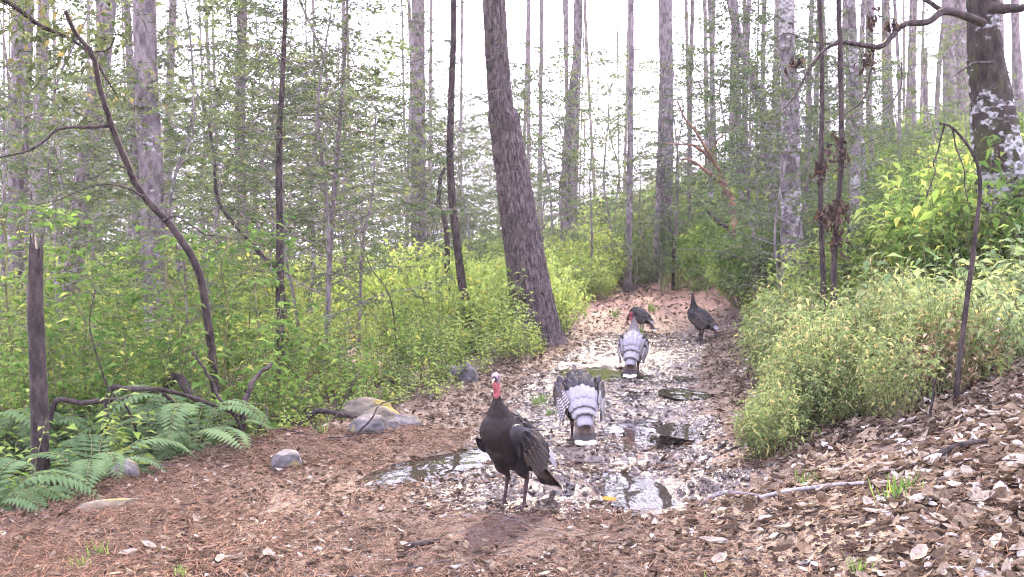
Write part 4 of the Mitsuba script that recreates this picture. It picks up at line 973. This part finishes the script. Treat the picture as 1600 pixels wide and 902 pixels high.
def blade(L, W, bend):
    """One feather: narrow at the quill, widest past the middle, round tip."""
    t = np.array([0, .12, .3, .5, .7, .85, .95, 1.0]); w = np.array([.12, .4, .75, .95, 1.0, .88, .58, .12]) * W / 2
    s = np.array([-1, -.5, 0, .5, 1])
    v = np.array([[L * a, b * q, .14 * W * (1 - q * q) - bend * L * a * a] for a, b in zip(t, w) for q in s])
    uv = np.array([[q / 2 + .5, a] for a in t for q in s])
    f = np.array([[i * 5 + j, i * 5 + j + 1, i * 5 + j + 6, i * 5 + j + 5] for i in range(7) for j in range(4)])
    f = np.vstack([f[:, [0, 2, 1]], f[:, [0, 3, 2]]])
    return v, f, uv
FEATHERS = {}
for kind, mat, L, W, bend in [('covert_dark', 'plumage_dark', .11, .062, .12), ('covert_brown', 'plumage_brown', .13, .05, .05), ('covert_white', 'plumage_white', .15, .07, .10), ('covert_grey', 'plumage_grey', .12, .064, .10), ('covert_pale', 'plumage_pale', .17, .074, .10),
                              ('flight', 'plumage_barred', .22, .042, .05), ('flight_dusky', 'plumage_dusky', .20, .044, .05), ('tail', 'plumage_tail', .31, .062, .04)]:
    v, f, uv = blade(L, W, bend)
    FEATHERS[kind] = mikit.ply((v, f), mat, smooth=True, uv=uv)

def body_mesh(neck, head, look_dir, stride, palette):
    """One continuous figure: trunk, neck, head, legs and toes."""
    def ball(c, r): return m3.Manifold.sphere(r, 24).translate([float(q) for q in c])
    def chain(*cr):
        out = m3.Manifold()
        for (a, ra), (b, rb) in zip(cr, cr[1:]):
            out = out + m3.Manifold.batch_hull([ball(a, ra), ball(b, rb)])
        return out
    m = chain(((.115, 0, .455), .118), ((.03, 0, .395), .142), ((-.09, 0, .315), .118), ((-.18, 0, .245), .060))
    m = m + chain(((.06, 0, .35), .11), ((-.06, 0, .28), .085))
    m = m + chain(((.10, 0, .47), .105), *neck)
    d = unit(np.array(look_dir, float)); h = np.array(head, float)
    m = m + chain((neck[-1][0], neck[-1][1]), (h, .0275), (h + d * .022, .021), (h + d * .043 - [0, 0, .004], .011))
    for s, st in ((-1, stride), (1, -stride)):
        hip, knee, hock, ankle = (.0, .075 * s, .30), (.02 + st * .3, .078 * s, .235), (-.03 + st * .6, .068 * s, .175), (st, .066 * s, .022)
        m = m + chain((hip, .07), (knee, .040), (hock, .0135), ((hock[0] * .3 + ankle[0] * .7, .066 * s, .07), .0095), (ankle, .0105))
        for dx, dy in ((.075, -.035), (.085, .004), (.072, .042), (-.035, -.004)):
            m = m + chain((ankle, .010), ((st + dx * .6, .066 * s + dy * .6, .012), .0075), ((st + dx, .066 * s + dy, .007), .005))
    m = m.refine_to_length(.014)
    t = m.to_mesh()
    tm = trimesh.Trimesh(t.vert_properties[:, :3], t.tri_verts, process=True)
    trimesh.smoothing.filter_taubin(tm, lamb=.5, nu=.52, iterations=8)
    v = np.array(tm.vertices)
    g = meshkit.fbm(v * 40, 3, 4)[:, None] - .5
    trunk_part = (v[:, 2] > .24)[:, None]
    c = np.array(palette['body']) * (1 + .9 * g)
    chest = sstep(.02, .14, v[:, 0] + .3 * (v[:, 2] - .45))[:, None]
    c = c * (1 - chest) + np.array(palette['chest']) * (1 + .9 * g) * chest
    low = (1 - sstep(.18, .235, v[:, 2]))[:, None] * (np.abs(v[:, 1])[:, None] > .02)
    c = c * (1 - low) + np.array((.036, .024, .026)) * (1 + .5 * g) * low
    # bare skin of neck and head
    nk = np.array([q[0] for q in neck]); a = nk[-2] if palette.get('long') else nk[-1]
    bare = np.full(len(v), 9.0)
    for k in range(9):
        q = nk[-2] * (1 - k / 8) + h * (k / 8)
        bare = np.minimum(bare, np.linalg.norm(v - q, axis=1))
    on = (1 - sstep(.036, .044, bare))[:, None] * sstep(-.004, .004, (v - (nk[-2] + .25 * (nk[-1] - nk[-2]))) @ unit(unit(h - nk[-2]) + .8 * d))[:, None]
    front = sstep(-.012, .006, (v - h) @ d)[:, None] if not palette.get('nape') else sstep(-.03, -.015, (v - h) @ d)[:, None]
    hd = (1 - sstep(.034, .040, np.linalg.norm(v - (h + d * .012), axis=1)))[:, None]
    skin = np.array(palette['neck']) * front + np.array(palette['nape_colour']) * (1 - front)
    skin = skin * (1 - hd) + np.array(palette['head']) * hd
    c = c * (1 - on) + skin * (1 + .5 * g) * on
    return tm, np.clip(c, .004, .95)

def frame(o, u, nrm):
    u = unit(np.array(u, float)); w = unit(np.cross(nrm, u)); n2 = np.cross(u, w)
    M_ = np.eye(4); M_[:3, 0], M_[:3, 1], M_[:3, 2], M_[:3, 3] = u, w, n2, o
    return M_

def turkey(x, y, fwd, scale, label, neck, head, look_dir, palette, stride=.015, back='mixed', seed=0, wing_drop=0.0, spread=0.0):
    key = tag(numbered('turkey'), label, 'turkey', 'turkeys on the path')
    rg = np.random.default_rng(seed)
    f3 = unit(np.array([fwd[0], fwd[1], 0.0])); M0 = np.eye(4)
    M0[:3, 0], M0[:3, 1], M0[:3, 2], M0[:3, 3] = f3 * scale, np.array([-f3[1], f3[0], 0]) * scale, np.array([0, 0, 1.0]) * scale, [x, y, zat(x, y) + .012]
    place = lambda m: T((M0 @ m).tolist())
    tm, col = body_mesh(neck, head, look_dir, stride, palette)
    scene[key + '__body'] = mikit.ply((np.array(tm.vertices), np.array(tm.faces)), 'turkey_body', smooth=True, color=col, to_world=place(np.eye(4)))
    h, d = np.array(head, float), unit(np.array(look_dir, float))
    sd = unit(np.cross([0, 0, 1.0], d))
    for s in (-1, 1):
        e = trimesh.creation.icosphere(2, .0055); e.apply_translation(h + d * .020 + sd * s * .0215 + [0, 0, .008])
        scene[numbered(key + '__eye')] = mikit.ply(e, 'turkey_eye', smooth=True, to_world=place(np.eye(4)))
    bk = spline([h + d * .040 - [0, 0, .003], h + d * .062 - [0, 0, .007], h + d * .078 - [0, 0, .017]], 8)
    v, f, uv = tube(bk, np.linspace(.0105, .002, 8), 8)
    scene[key + '__beak'] = mikit.ply((v, f), 'turkey_horn', smooth=True, to_world=place(np.eye(4)))
    if palette.get('wattle'):
        wt = spline([h + d * .030 - [0, 0, .02], h + d * .022 - [0, 0, .05], h + d * .010 - [0, 0, .085]], 8)
        v, f, uv = tube(wt, np.array([.006, .010, .012, .012, .012, .011, .010, .006]), 8)
        scene[key + '__wattle'] = mikit.ply((v, f), 'turkey_body', smooth=True, color=np.tile(np.array(palette['neck']), (len(v), 1)), to_world=place(np.eye(4)))
    # wings
    for s in (-1, 1):
        u = unit(np.array([-.80, .0, -.60 - wing_drop])); up = unit(np.array([-.60, 0, .80]))
        sh = np.array([.11, (.098 + spread) * s, .455])
        m = trimesh.creation.icosphere(3)
        q = np.array(m.vertices)
        q = q * [1, 1, 1] ; q[:, 1] *= (1 - .35 * (q[:, 0] + 1) / 2)
        qq = sh + .135 * u + np.outer(q[:, 0] * .185, u) + np.outer(q[:, 1] * .098, up) + np.outer(q[:, 2] * .042 + .018, [0, s, 0]) * 1.0
        qq[:, 1] -= s * .06 * sstep(.2, 1, q[:, 0])
        wk = key + ('__wing' if s < 0 else '__wing_001')
        scene[wk] = mikit.ply((qq, m.faces), 'plumage_dark', smooth=True, uv=np.stack([q[:, 1] * .5 + .5, q[:, 0] * .5 + .5], 1), to_world=place(np.eye(4)))
        nrm = np.array([-.12 - 9 * spread, s, .25 + 9 * spread])
        for r_, (kind, cnt, t0, off) in enumerate([('flight_dusky' if back in ('dark', 'black') else 'flight', 8, .12, .052), ('covert_brown' if back != 'pale' else 'covert_grey', 6, .075, .058), ('covert_dark', 5, .0, .060)]):
            for c_ in range(cnt):
                a = c_ / max(cnt - 1, 1)
                o = sh + u * (t0 + .035 * math.sin(a * 3.1)) + up * (.075 - .145 * a) + np.array([0, s * (off - .012 * abs(a - .5) + .0016 * c_ - (.02 if a < .2 else 0)), 0])
                dirn = u + up * (.10 - .22 * a) + np.array([0, -s * .16, 0])
                scene[numbered(wk + '__feather')] = {**FEATHERS[kind], 'to_world': place(frame(o, dirn, nrm + rg.normal(0, .05, 3)))}
    # tail
    td = np.array([-.70, 0, -.71])
    for c_ in range(13):
        a = (c_ - 6) / 6
        o = np.array([-.165, .030 * a, .262 - .004 * abs(a)])
        scene[numbered(key + '__tail_feather')] = {**FEATHERS['tail'], 'to_world': place(frame(o, td + np.array([.0, .13 * a, 0]), np.array([-.70, .35 * a, .72]) + rg.normal(0, .03, 3)) @ np.diag([1 - .06 * abs(a), 1, 1, 1]))}
    # the back, row over row from the rump up
    rows = {'mixed': ['covert_pale', 'covert_white', 'covert_pale', 'covert_pale', 'covert_dark', 'covert_dark'],
            'black': ['covert_white', 'covert_white', 'covert_dark', 'covert_dark', 'covert_dark', 'covert_dark'],
            'pale': ['covert_pale', 'covert_white', 'covert_grey', 'covert_grey', 'covert_pale', 'covert_pale'],
            'dark': ['covert_white', 'covert_brown', 'covert_dark', 'covert_dark', 'covert_dark', 'covert_dark']}[back]
    bv = np.array(tm.vertices)
    core = np.array([(-.20, 0, .235), (-.15, 0, .27), (-.09, 0, .315), (-.03, 0, .355), (.03, 0, .395), (.095, 0, .445)])
    for r_ in range(6):
        tang = unit(core[max(r_ - 1, 0)] - core[min(r_ + 1, 5)])
        nrm0 = unit(np.array([tang[2], 0, -tang[0]])); nrm0 = nrm0 if nrm0[2] > 0 else -nrm0
        cnt = 5 + (r_ in (2, 3, 4)) * 2
        for c_ in range(cnt):
            th = (c_ - (cnt - 1) / 2) / ((cnt - 1) / 2) * (1.05 if r_ else .7)
            n2 = nrm0 * math.cos(th) + np.array([0, math.sin(th), 0])
            rel = bv - core[r_]; t_ = rel @ n2
            off_ = np.linalg.norm(rel - t_[:, None] * n2, axis=1) + (t_ < 0) * 9
            o = core[r_] + n2 * (t_[np.argmin(off_)] + .004 + .002 * (c_ % 2)) - tang * .02
            dr_ = tang + np.array([0, -.06 * th, 0]) + n2 * .07
            scene[numbered(key + '__back_feather')] = {**FEATHERS[rows[r_]], 'to_world': place(frame(o, dr_, n2 + rg.normal(0, .04, 3)))}
    return key

UP_NECK = [((.125, 0, .555), .066), ((.135, 0, .615), .032), ((.138, 0, .655), .022), ((.14, 0, .735), .0185)]
turkey(X(803, 5.9), 5.9, (-.70, -.72), 1.02, 'front turkey facing the camera with bare red neck and black-brown breast', UP_NECK, (.148, 0, .768), (.8, .5, -.08),
       dict(body=(.008, .007, .008), chest=(.013, .010, .0095), neck=(.25, .075, .082), nape_colour=(.12, .06, .065), head=(.20, .15, .17), wattle=True, nape=True), back='black', seed=1)
turkey(X(907, 8.1), 8.1, (-.06, 1), 1.03, 'turkey seen from behind with its head down, barred wings and a white-tipped tail', [((.20, 0, .46), .070), ((.28, 0, .38), .042), ((.33, 0, .28), .027), ((.35, 0, .20), .021)], (.37, 0, .15), (.7, 0, -.7),
       dict(body=(.012, .011, .013), chest=(.018, .015, .014), neck=(.4, .14, .13), nape_colour=(.3, .14, .14), head=(.4, .3, .34)), seed=2, spread=.035)
turkey(X(992, 12.6), 12.8, (.22, 1), 1.05, 'turkey with a white upper back seen from behind, head turned left', [((.15, 0, .55), .072), ((.18, .0, .63), .042), ((.19, .012, .69), .030), ((.195, .02, .73), .024)], (.195, .035, .762), (.1, .95, -.25),
       dict(body=(.30, .29, .30), chest=(.10, .09, .09), neck=(.20, .055, .058), nape_colour=(.035, .024, .028), head=(.14, .04, .045), wattle=True), back='pale', seed=3, spread=.02)
turkey(X(1006, 19), 19.4, (-.80, .60), .88, 'dark turkey partly hidden behind the turkey with the white upper back', [((.20, 0, .46), .070), ((.28, 0, .38), .042), ((.33, 0, .28), .027), ((.35, 0, .20), .021)], (.37, 0, .15), (.7, 0, -.7),
       dict(body=(.010, .009, .010), chest=(.015, .013, .012), neck=(.3, .12, .12), nape_colour=(.2, .1, .1), head=(.3, .2, .2)), back='dark', seed=4)
turkey(X(1095, 16.6), 16.6, (-.80, .60), 1.0, 'farthest turkey, dark with its thin neck stretched upright', [((.125, 0, .555), .068), ((.135, 0, .64), .038), ((.138, 0, .70), .024), ((.14, 0, .745), .018)], (.146, 0, .775), (.9, .2, .25),
       dict(body=(.011, .010, .010), chest=(.016, .014, .013), neck=(.06, .035, .035), nape_colour=(.05, .03, .03), head=(.07, .045, .045)), back='dark', seed=5)
